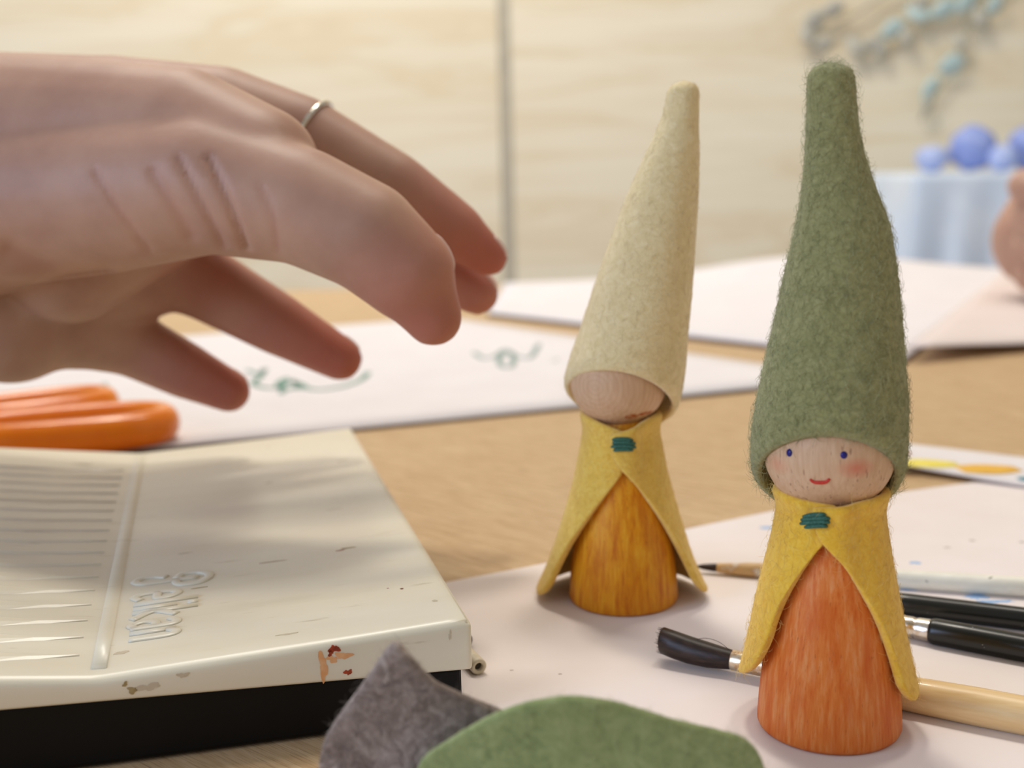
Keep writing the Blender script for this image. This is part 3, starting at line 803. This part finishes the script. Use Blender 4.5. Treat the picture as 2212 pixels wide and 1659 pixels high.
def brush(label, p_tip, p_far, segs, z_tip, z_far):
    """segs: (part name, material, [(distance from tip, radius, flatness)...])"""
    a = np.array([p_tip[0], p_tip[1], z_tip]); b = np.array([p_far[0], p_far[1], z_far]); d = (b - a) / np.linalg.norm(b - a)
    o = empty('paintbrush', (a + b)[:2].tolist() and ((a[0] + b[0]) / 2, (a[1] + b[1]) / 2, 0.4), label, 'brush', 'paintbrushes')
    dd, s, u = frame(d)
    for name, mat, prof in segs:
        P = []
        for q in prof:
            L, r, fl = q[0], q[1], q[2] if len(q) > 2 else 1.0
            sh = q[3] if len(q) > 3 else 0.0; shu = q[4] if len(q) > 4 else 0.0
            P.append([a + d * L + s * sh + u * shu + r * (s * math.cos(t) + u * fl * math.sin(t)) for t in np.linspace(0, 2 * math.pi, 25)[:-1]])
        v, f = grid(np.array(P), True); n = 24
        f.append(tuple(range(n - 1, -1, -1))); f.append(tuple((len(prof) - 1) * n + j for j in range(n)))
        mesh(name, v, f, mat, o)
    return o, a, d, s, u
# wooden-handled brush behind the green-hatted doll
t0, t1 = G(1420, 1408, 3.2) + np.array([1.2, 2.2, 0]), G(2212, 1560, 3.4) + np.array([1.2, 2.2, 0])
o, a, d, s, u = brush('dark-bristled brush with bare wooden handle touching the green-hatted doll', t0, t1, [
    ('bristles', BRIST, [(0.0, 2.1, 1.2, 0, 1.3), (.3, 2.3, 1.2, 0, 1.3), (3, 2.5, 1.12, 0, .8), (6, 2.6, 1.05, 0, .35), (10, 2.5, 1.0, 0, .05), (13, 2.15, 1, 0, 0), (15.2, 1.85, 1), (16.4, 1.55, 1)]),
    ('ferrule', TARN, [(14.8, 1.95), (15.0, 2.02), (18, 2.05), (26, 2.2), (34, 2.45), (34.3, 2.5)]),
    ('handle', RAWWOOD, [(33.5, 2.3), (35, 2.6), (44, 3.1), (60, 3.4), (90, 3.3), (130, 2.7), (170, 2.0), (186, 1.6), (188, .8)])], 3.4, 3.5)
rr = random.Random(5)
VV, FF = [], []
for k in range(130):                                                # single hairs of the ragged brush tip
    an = rr.uniform(0, 2 * math.pi); q = math.sqrt(rr.random())
    st = a + d * 2.5 + (s * math.cos(an) + u * 1.15 * math.sin(an)) * 2.3 * q + u * .9
    en = st + d * rr.uniform(-3.4, -2.4) + u * .45
    v, f = tube([st, (st + en) / 2 + u * .1, en], [.12, .11, .03], 4); n0 = len(VV); VV += list(v); FF += [tuple(i + n0 for i in ff) for ff in f]
h = tag(mesh('loose_hairs', VV, FF, BRIST, o), kind='stuff')
hp = smooth_path([a + d * 6 + u * 2.2, a + d * 9 + u * 3.4, a + d * 12 + u * 3.2, a + d * 14.6 + u * 1.7], 14)
v, f = tube(hp, 0.05, 5); mesh('stray_hair', v, f, BRIST, o)
# black brush with nickel ferrule
b0, b1 = G(1955, 1352, 2.9), G(2212, 1400, 2.9); dv = (b1 - b0) / np.linalg.norm(b1 - b0); tip = b0 - dv * 17
brush('black-handled brush with shiny crimped ferrule, nearer of the two black ones', tip, b1, [
    ('bristles', BRIST, [(0, .5), (3, 1.2), (7, 1.7), (10, 1.8), (12, 1.7)]),
    ('ferrule', SILVER, [(11, 1.9), (11.2, 2.0), (15.5, 2.15), (16.0, 1.95), (16.6, 2.2), (18.6, 2.25), (19.2, 2.0), (19.8, 2.28), (22.6, 2.4), (22.8, 2.4)]),
    ('handle', BLK, [(22.0, 2.3), (22.4, 2.55), (23.2, 2.75), (30, 2.8), (45, 2.7), (70, 2.5), (110, 2.1), (150, 1.5), (152, .7)])], 2.9, 2.9)
c0, c1 = G(1930, 1303, 2.6), G(2212, 1337, 2.6); dv = (c1 - c0) / np.linalg.norm(c1 - c0); tip = c0 - dv * 26
brush('black lacquered brush handle with worn specks between white and ferruled brushes', tip, c1, [
    ('bristles', BRIST, [(0, .4), (3, 1.0), (7, 1.4), (10, 1.4)]),
    ('ferrule', SILVER, [(9, 1.6), (9.2, 1.75), (20, 2.1), (22, 2.2)]),
    ('handle', BLK, [(21.2, 2.1), (21.8, 2.4), (30, 2.55), (48, 2.5), (80, 2.3), (120, 1.8), (160, 1.3), (161, .6)])], 2.6, 2.6)
w0, w1 = G(1505, 1221, 2.3), G(2212, 1270, 2.3)
w0 = w0 + np.array([0, 0, 0]); brush('white-handled fine brush with dark tip lying behind both dolls', w0, w1, [
    ('bristles', BRIST, [(0, .25), (1.5, .7), (4, 1.0), (5.4, 1.0)]),
    ('ferrule', TAN, [(4.9, 1.05), (5.1, 1.15), (12, 1.7), (19, 1.95), (20, 2.0)]),
    ('handle', WHT, [(19.4, 1.9), (20, 2.05), (30, 2.2), (48, 2.3), (75, 2.35), (100, 2.1), (150, 1.5), (152, .7)])], 2.0, 2.5)

# ------------------------------------------------------------------ scissors
ORPL = Mat('orange_plastic', rough=0.22, spec=0.5, sss=0.15, sss_r=(1, .5, .2), sss_scale=2); nz = ORPL.noise(0.05)
ORPL.color(ORPL.ramp(nz, [(0.4, (236, 134, 12)), (0.6, (230, 122, 8))])); ORPL = ORPL.m
STEEL = plain('scissor_steel', (190, 192, 194), (176, 178, 180), 0.2, 0.28, metallic=1.0)
sc = empty('scissors', (-215, 455, 1.1), 'scissors with glossy orange plastic handles behind the paint box', 'scissors')
def loop_part(c, ang, la, lb, w, h, shank_to):
    ca, sa = math.cos(ang), math.sin(ang); pts = []
    for a in np.linspace(0, 2 * math.pi, 41)[:-1]:
        x = la * math.copysign(abs(math.cos(a)) ** 0.8, math.cos(a)); y = lb * math.copysign(abs(math.sin(a)) ** 0.85, math.sin(a)) * (1 + 0.15 * math.cos(a))
        pts.append((c[0] + x * ca - y * sa, c[1] + x * sa + y * ca, c[2]))
    v, f = tube(pts, w, 14, flat=h / w, closed=True)
    V_ = list(v); F_ = list(f)
    e = np.array([c[0] - la * ca, c[1] - la * sa, c[2]]); sp = [e + (np.array(shank_to) - e) * t for t in np.linspace(0, 1, 8)]
    v2, f2 = tube(sp, [w * (1.05 - .25 * t) for t in np.linspace(0, 1, 8)], 14, flat=h / w); n0 = len(V_)
    return np.array(V_ + list(v2)), F_ + [tuple(i + n0 for i in q) for q in f2]
v, f = loop_part((-168, 430, 8.4), math.radians(19), 40, 14.5, 5.2, 6.6, (-272, 392, 8)); mesh('handle', v, f, ORPL, sc)
v, f = loop_part((-197, 467, 8.4), math.radians(33), 36, 12.5, 4.8, 6.4, (-268, 402, 8)); mesh('handle', v, f, ORPL, sc)
for k, yy in enumerate((392, 398)):
    pts = [(-262, yy, 6.5), (-300, yy - 10 + 4 * k, 6.0), (-410, yy - 44 + 10 * k, 5.0)]
    v, f = tube(pts, [6, 6.5, 0.8], 8, flat=0.22); mesh('blade', v, f, STEEL, sc)
v, f = lathe([(3.4, 0), (3.4, 1.4), (2.4, 2.2)], 20); mesh('pivot_screw', v + np.array([-290, 386, 7.4]), f, STEEL, sc)

# ------------------------------------------------------------------ hands
def skin(name):
    M = Mat(name, rough=0.5, spec=0.35, sss=0.35, sss_r=(1, .35, .2), sss_scale=4)
    n = M.noise(0.05, detail=4); g = M.noise(0.9, detail=3)
    at = M.n.new('ShaderNodeAttribute'); at.attribute_name = 'flush'
    c = M.ramp(n, [(0.35, (188, 149, 127)), (0.65, (174, 134, 114))])
    c = M.mix(c, (168, 78, 60), at.outputs['Fac'])
    M.color(c); M.bump(g, 0.12, 0.25); return M.m
SKIN = skin('skin')
NAIL = plain('nail', (216, 176, 164), (222, 190, 180), 0.3, 0.3)
def capsules(chains, voxel, smooth_it, name, parent, mat, red=None, creases=None):
    """a body: tapered limbs joined to ONE continuous surface by remeshing"""
    V_, F_ = [], []
    for ch in chains:
        for (p, r), (q, s) in zip(ch[:-1], ch[1:]):
            p, q = np.array(p, float), np.array(q, float); L = np.linalg.norm(q - p); n = max(2, int(L / 2.5))
            pts = [p + (q - p) * t for t in np.linspace(0, 1, n + 1)]; rd = [r + (s - r) * t for t in np.linspace(0, 1, n + 1)]
            v, f = tube(pts, rd, 20); n0 = len(V_); V_ += list(v); F_ += [tuple(i + n0 for i in x) for x in f]
        for p, r in ch:
            v, f = sphere(p, r, 20, 12); n0 = len(V_); V_ += list(v); F_ += [tuple(i + n0 for i in x) for x in f]
    tmp = mesh('tmp', V_, F_, None, parent)
    r = tmp.modifiers.new('r', 'REMESH'); r.mode = 'VOXEL'; r.voxel_size = voxel * MM
    s = tmp.modifiers.new('s', 'SMOOTH'); s.factor = 0.6; s.iterations = smooth_it
    bpy.context.view_layer.update()
    me = bpy.data.meshes.new_from_object(tmp.evaluated_get(bpy.context.evaluated_depsgraph_get()))
    bpy.data.objects.remove(tmp)
    me.name = name; me.materials.clear(); me.materials.append(mat)
    N = len(me.vertices); co = np.zeros(N * 3); me.vertices.foreach_get('co', co); co = co.reshape(-1, 3) / MM + org(parent)
    nr = np.zeros(N * 3); me.vertices.foreach_get('normal', nr); nr = nr.reshape(-1, 3)
    fl = np.zeros(N)
    for (p, rad, k) in (red or []):
        d = np.linalg.norm(co - np.array(p), axis=1); fl = np.maximum(fl, k * np.clip(1 - d / rad, 0, 1) ** 0.8)
    for (path, width, depth) in (creases or []):
        pp = smooth_path(path, 60); d = np.min(np.linalg.norm(co[:, None, :] - pp[None], axis=2), axis=1)
        e = np.exp(-(d / width) ** 2); co = co - nr * (depth * e)[:, None]; fl = np.maximum(fl, 0.5 * e)
    me.vertices.foreach_set('co', ((co - org(parent)) * MM).ravel()); 
    at = me.attributes.new('flush', 'FLOAT', 'POINT'); at.data.foreach_set('value', fl)
    for p in me.polygons: p.use_smooth = True
    me.update()
    o = bpy.data.objects.new(name, me); COL.objects.link(o); o.parent = parent; o['o_mm'] = [0., 0., 0.]
    return o
def C(x, y, zc, rpx): return (D(x, y, zc), rpx * zc / FPX)
def nail(parent, tip, prev, normal, L, w, r):
    """curved finger nail lying on the back of a finger end"""
    tip, prev = np.array(tip), np.array(prev); d = tip - prev; d /= np.linalg.norm(d)
    n = np.array(normal, float); n -= d * (n @ d); n /= np.linalg.norm(n); s = np.cross(d, n)
    P = []
    for i, q in enumerate(np.linspace(-.55, .75, 8)):
        ww = w * (1 - 0.35 * max(0, abs(q - .1) - .35) ** 1.0)
        row = []
        for a in np.linspace(-1, 1, 9): row.append(tip + d * L * q + s * ww * math.sin(a * 1.0) + n * (math.sqrt(max(1, r * r - (ww * math.sin(a)) ** 2)) + 0.0 - 1.2 * q * q))
        P.append(row)
    P = np.array(P); Q = P.copy(); o_ = org(parent)
    for i in range(P.shape[0]):                                   # lay the nail onto the finger
        for j in range(P.shape[1]):
            hit_, nn, _, _ = HAND_BVH.find_nearest(Vector((P[i, j] - o_) * MM))
            hv, nv = np.array(hit_) / MM + o_, np.array(nn)
            rim = 1.0 if 0 < i < P.shape[0] - 1 and 0 < j < P.shape[1] - 1 else 0.0
            P[i, j] = hv + nv * (0.05 + 0.28 * rim); Q[i, j] = hv - nv * 0.35
    return mesh('nail', *shell(P, Q), NAIL, parent)

thumb = [C(-60, 430, 292, 200), C(230, 420, 280, 172), C(450, 400, 270, 150), C(650, 445, 264, 128), C(790, 510, 262, 120), C(880, 590, 262, 106), C(936, 684, 264, 66)]
index = [C(-120, 300, 312, 190), C(250, 262, 312, 140), C(480, 258, 310, 114), C(650, 300, 308, 94), C(850, 408, 306, 80), C(985, 500, 307, 64), C(1056, 556, 309, 43)]
middle = [C(100, 330, 325, 150), C(450, 340, 325, 100), C(740, 480, 324, 80), C(915, 560, 322, 72), C(1030, 632, 322, 50)]
ringf = [C(-80, 520, 330, 170), C(260, 530, 336, 110), C(440, 610, 338, 82), C(600, 700, 338, 68), C(735, 775, 340, 49)]
pinky = [C(-200, 600, 322, 225), C(20, 660, 330, 170), C(170, 690, 338, 110), C(290, 745, 344, 72), C(400, 800, 346, 62), C(495, 845, 348, 47)]
fore = [C(-60, 430, 300, 215), C(-400, 470, 315, 250), C(-1100, 560, 350, 250), C(-2300, 700, 420, 260)]
fore2 = [C(-60, 330, 310, 200), C(-400, 420, 320, 230)]
hp_ = fore[0][0]
person = empty('person', (hp_[0], hp_[1], 0.0), 'bare hand wearing a thin ring, reaching in from the left over the paint box', 'person')
cr = [([D(395, 350, 248), D(440, 430, 248), D(490, 525, 250)], 1.3, 0.9), ([D(455, 345, 246), D(490, 440, 246), D(525, 530, 249)], 1.3, 1.3),
      ([D(330, 380, 250), D(375, 450, 250), D(420, 520, 252)], 1.1, 0.5), ([D(210, 380, 255), D(270, 470, 255), D(330, 540, 258)], 0.8, 0.45), ([D(60, 560, 268), D(140, 590, 268), D(230, 595, 268)], 2.2, .8)]
def surf_creases(paths): return paths
hand = capsules([thumb, index, middle, ringf, pinky, fore, fore2,
                 [C(-50, 305, 292, 192), C(200, 298, 286, 168), C(400, 298, 279, 150), C(560, 360, 272, 132)], [C(150, 560, 315, 140), C(330, 480, 318, 110)], [C(200, 600, 335, 120), C(330, 600, 338, 85)]],
                1.1, 14, 'hand', person, SKIN,
                red=[(thumb[-1][0], 26, .75), (index[-1][0], 34, .85), (middle[-1][0], 24, .7), (ringf[-1][0], 46, .85), (pinky[-1][0], 34, .85), (C(480, 600, 330, 1)[0], 26, .5)])
# wrinkles at the root of the thumb, pressed into the surface
def press(o, pix, width, depth):
    me = o.data; N = len(me.vertices); co = np.zeros(N * 3); me.vertices.foreach_get('co', co); co = co.reshape(-1, 3) / MM + org(o)
    nr = np.zeros(N * 3); me.vertices.foreach_get('normal', nr); nr = nr.reshape(-1, 3)
    rel = co - CAM; zc = rel @ _fw; px = IW / 2 + FPX * (rel @ _rt) / zc; py = IH / 2 - FPX * (rel @ _up) / zc
    facing = (nr * rel).sum(1) < 0
    path = smooth_path([(x, y, 0) for x, y in pix], 50)[:, :2]
    near = np.zeros(N)
    zmin = 300.0
    dd = np.min(np.hypot(px[:, None] - path[None, :, 0], py[:, None] - path[None, :, 1]), axis=1) * 275 / FPX
    e = np.exp(-(dd / width) ** 2) * facing * (zc < zmin)
    co2 = co - nr * (depth * e)[:, None] - org(o)
    me.vertices.foreach_set('co', (co2 * MM).ravel())
    at = me.attributes['flush']; fl = np.zeros(N); at.data.foreach_get('value', fl); at.data.foreach_set('value', np.maximum(fl, 0.15 * e)); me.update()
press(hand, [(385, 340), (430, 430), (480, 530)], 0.9, 0.8)
press(hand, [(450, 340), (490, 430), (530, 535)], 0.9, 1.1)
press(hand, [(330, 370), (370, 440), (410, 510)], 1.4, 0.6)
press(hand, [(205, 370), (260, 460), (320, 540)], 0.9, 0.5)
press(hand, [(560, 400), (590, 470), (600, 540)], 0.8, 0.3)
press(hand, [(20, 545), (120, 590), (230, 600)], 2.6, 1.2)
from mathutils.bvhtree import BVHTree
HAND_BVH = BVHTree.FromPolygons([v.co.copy() for v in hand.data.vertices], [tuple(p.vertices) for p in hand.data.polygons])
nv_ = -_up * -0.45 + _rt * 0.75 + _fw * 0.35
nail(person, D(886, 588, 265), D(832, 505, 264), _rt * .85 + _up * .5, 7.0, 4.6, 10.5)
nail(person, index[-1][0], index[-2][0], _up * .6 + _rt * .5 + _fw * .2, 5.0, 3.6, 4.2)
nail(person, middle[-1][0], middle[-2][0], _up * .55 + _rt * .55 + _fw * .1, 5.0, 3.8, 4.6)
nail(person, ringf[-1][0], ringf[-2][0], _up * .75 + _rt * .4 + _fw * .4, 5.0, 3.8, 5.2)
nail(person, pinky[-1][0], pinky[-2][0], _up * .8 + _rt * .3 + _fw * .4, 4.6, 3.4, 5.0)
rc = C(668, 311, 308, 93); rd_ = D(850, 408, 306) - D(560, 275, 309); rd_ /= np.linalg.norm(rd_); rd_ = rd_ * 0.97 + _up * -.05
dd, s, u = frame(rd_); rp = [rc[0] + (rc[1] + 0.35) * (s * math.cos(a) + u * math.sin(a)) for a in np.linspace(0, 2 * math.pi, 49)[:-1]]
v, f = tube(rp, 0.75, 8, closed=True); mesh('ring', v, f, SILVER, person)

# another person's hand resting on the far right sheet
def C2(x, y, Y, r): return (V(x, y, Y), r)
pc = V(2270, 560, 800)
p2 = empty('person', (pc[0], pc[1], 3.0), 'bare hand of a second person resting on the far sheet, cut by the frame', 'person')
k0 = V(2278, 500, 790)
kn = [(k0 + np.array([-24, 4 + 2 * i, 24 - 20 * i * 1.0]), 12.5 - i * .6) for i in range(4)]
base_z = 8.0
chains = [[(k0 + np.array([30, 20, 0]), 36), (k0 + np.array([5, 8, 2]), 34), (k0 + np.array([-6, 4, -10]), 32)],
          [(k0 + np.array([30, 20, 0]), 33), (k0 + np.array([130, 60, 10]), 30), (k0 + np.array([300, 140, 25]), 40)]]
for i in range(4):
    zc_ = k0[2] + 30 - i * 19
    a0 = np.array([k0[0] - 8, k0[1] - 6 - i, zc_]); a1 = a0 + np.array([-22 + 2 * i, -14, -4]); a2 = a1 + np.array([8, -20, -5]); a3 = a2 + np.array([20, -4, 0])
    chains.append([(a0, 12), (a1, 10.5), (a2, 9.5), (a3, 8.5)])
chains.append([(k0 + np.array([26, -18, 20]), 15), (k0 + np.array([4, -34, 26]), 11.5), (k0 + np.array([-14, -36, 14]), 9.5)])
zmin_ = min(p[2] - r for ch in chains for p, r in ch)
lift = 9.5 - zmin_
chains = [[(np.asarray(p) + np.array([0, 0, lift]), r) for p, r in ch] for ch in chains]
capsules(chains, 2.0, 10, 'hand', p2, SKIN)

# ------------------------------------------------------------------ background: cloth-covered table, wool balls, branch, post
CLOTH = Mat('pale_blue_cloth', rough=0.85, spec=0.1); nz = CLOTH.noise(0.01)
CLOTH.color(CLOTH.ramp(nz, [(0.4, (226, 236, 248)), (0.6, (212, 226, 244))])); CLOTH = CLOTH.m
BLUEW = plain('blue_wool', (134, 152, 216), (160, 176, 228), 0.03, 0.9)
BLUEW2 = plain('pale_blue_wool', (184, 198, 238), (166, 182, 230), 0.03, 0.9)
tx0, tx1, ty0, ty1, tz = 722.0, 1250.0, 2150.0, 2520.0, 70.0
ct = empty('side_table', ((tx0 + tx1) / 2, (ty0 + ty1) / 2, FZ), 'small side table hidden under the pale blue cloth', 'table')
bevel(mesh('tabletop', *box(tx0, tx1, ty0, ty1, tz - 25, tz), DARKPOST, ct, smooth=False), 2, 2)
for lx in (tx0 + 30, tx1 - 30):
    for ly in (ty0 + 30, ty1 - 30):
        bevel(mesh('leg', *box(lx - 18, lx + 18, ly - 18, ly + 18, FZ, tz - 25), DARKPOST, ct, smooth=False), 2, 2)
per = []
m_ = 14
def side(a, b, n): return [np.array(a) + (np.array(b) - np.array(a)) * t for t in np.linspace(0, 1, n)[:-1]]
cs = [(tx0 - 4, ty0 - 4), (tx1 + 4, ty0 - 4), (tx1 + 4, ty1 + 4), (tx0 - 4, ty1 + 4)]
for a, b in zip(cs, cs[1:] + cs[:1]): per += side(a, b, 41)
per = np.array(per); ctr = np.array([(tx0 + tx1) / 2, (ty0 + ty1) / 2])
rows = []
for q, zz in [(0.0, tz + 3), (0.5, tz + 3), (0.96, tz + 3), (1.0, tz + 1.5), (1.006, tz - 8)]: rows.append([np.array([*(ctr + (p - ctr) * q), zz]) for p in per])
for h_ in (60, 150, 260, 400, 560):
    w = min(1, h_ / 200.0); row = []
    for i, p in enumerate(per):
        o_ = p - ctr; o_ = o_ / np.linalg.norm(o_)
        row.append(np.array([*(p + o_ * (4 + 12 * w + 14 * w * math.sin(i * 0.9 + 1.7 * math.sin(i * .13)) + 0.02 * h_)), tz - h_]))
    rows.append(row)
Pc = np.array(rows); Pc[0] += np.random.normal(size=Pc[0].shape) * 1e-3
Pin = Pc.copy(); Pin[:, :, 2] -= 1.2; Pin[4:, :, :2] = ctr + (Pin[4:, :, :2] - ctr) * 0.995
v, f = shell(Pc, Pin, wrap=True)
tag(mesh('tablecloth', v, f, CLOTH, origin=(ctr[0], ctr[1], tz)), 'pale blue pleated cloth draped over the side table in the background', 'tablecloth')
def wool(px, py, Y, r, mat, lab, sq=0.85):
    c = V(px, py, Y); c[2] = tz + 4.2 + r * sq; rr_ = random.Random(px)
    v, f = sphere((0, 0, 0), 1, 24, 16); v = np.array([p * (1 + 0.14 * mnoise.noise(Vector(p * 2.1) + Vector((px, 0, 0)))) for p in v]) * np.array([r, r, r * sq])
    zl = v[:, 2].min(); v = v + np.array([c[0], c[1], tz + 3.6 - zl])
    o = mesh('wool_bundle', v, f, mat, origin=(c[0], c[1], tz + 3.6), subsurf=1); tag(o, lab, 'wool', 'blue wool bundles')
wool(2012, 365, 2230, 30, BLUEW2, 'palest blue wool bundle, leftmost on the cloth-covered table', .8)
wool(2100, 345, 2260, 44, BLUEW, 'tallest blue wool bundle, second from left on the pale cloth', .95)
wool(2165, 360, 2220, 26, BLUEW2, 'small lilac blue wool bundle between two bigger ones', .9)
wool(2225, 345, 2270, 42, BLUEW, 'blue wool bundle at the right edge of the cloth-covered table', .95)

LEAFM = plain('pale_teal_leaf', (192, 216, 214), (206, 224, 220), 0.02, 0.6)
LEAFG = plain('grey_leaf', (192, 190, 176), (202, 198, 184), 0.02, 0.7)
STEM = plain('grey_stem', (182, 178, 160), rough=0.7)
br = empty('hanging_branch', V(1990, 60, 2660), 'dried branch with pale teal leaves hanging on the plywood wall', 'branch')
def wp(x, y, Y=2676): return V(x, y, Y)
stems = [[(2300, -120), (2150, -20), (2040, 15), (1940, 55), (1870, 110)], [(2120, -10), (2090, 70), (2055, 150), (2010, 215), (1990, 260)], [(2180, -40), (1960, -30), (1850, 30), (1760, 75)]]
for st in stems:
    v, f = tube(smooth_path([wp(*p) for p in st], 24), 3.2, 6); mesh('stem', v, f, STEM, br)
def leaf(px, py, L, W, ang, mat):
    c = wp(px, py, 2668); d = np.array([math.cos(ang), 0, math.sin(ang)]); s = np.array([-math.sin(ang), -0.35, math.cos(ang)])
    P = []; n = 9
    for i in range(n):
        q = i / (n - 1); w = W * math.sin(math.pi * min(1, max(0, q * .96 + .02))) ** 0.8
        P.append([c + d * L * (q - .5) + s * w * e + np.array([0, -6 * math.sin(math.pi * q) + 5 * abs(e), 0]) for e in (-1, -.5, 0, .5, 1)])
    P = np.array(P); mesh('leaf', *shell(P, P + np.array([0, 1.2, 0])), mat, br)
rr = random.Random(3)
for (x, y, L, W, a, k) in [(2058, 140, 62, 24, .3, 0), (2090, 2, 70, 22, .9, 0), (2040, 20, 66, 20, .4, 0), (1985, 28, 60, 20, 2.8, 0), (1930, 62, 62, 20, .5, 0), (1960, 80, 50, 16, 2.0, 1),
        (1888, 95, 50, 18, .4, 1), (2010, 190, 60, 16, 1.0, 0), (2004, 225, 46, 13, 1.3, 1), (1850, 100, 56, 20, 2.4, 1), (1905, 110, 40, 16, 1.2, 1), (1760, 45, 60, 22, .8, 1), (1745, 75, 50, 18, 2.2, 1),
        (1800, 20, 54, 18, .3, 1), (2120, 40, 54, 18, 2.2, 1), (2075, 90, 44, 15, 2.7, 1), (1990, 10, 50, 18, .6, 1), (2150, 10, 50, 18, .8, 0), (1780, 95, 46, 16, .2, 1)]:
    leaf(x, y, L, W, a, (LEAFM, LEAFG)[k])
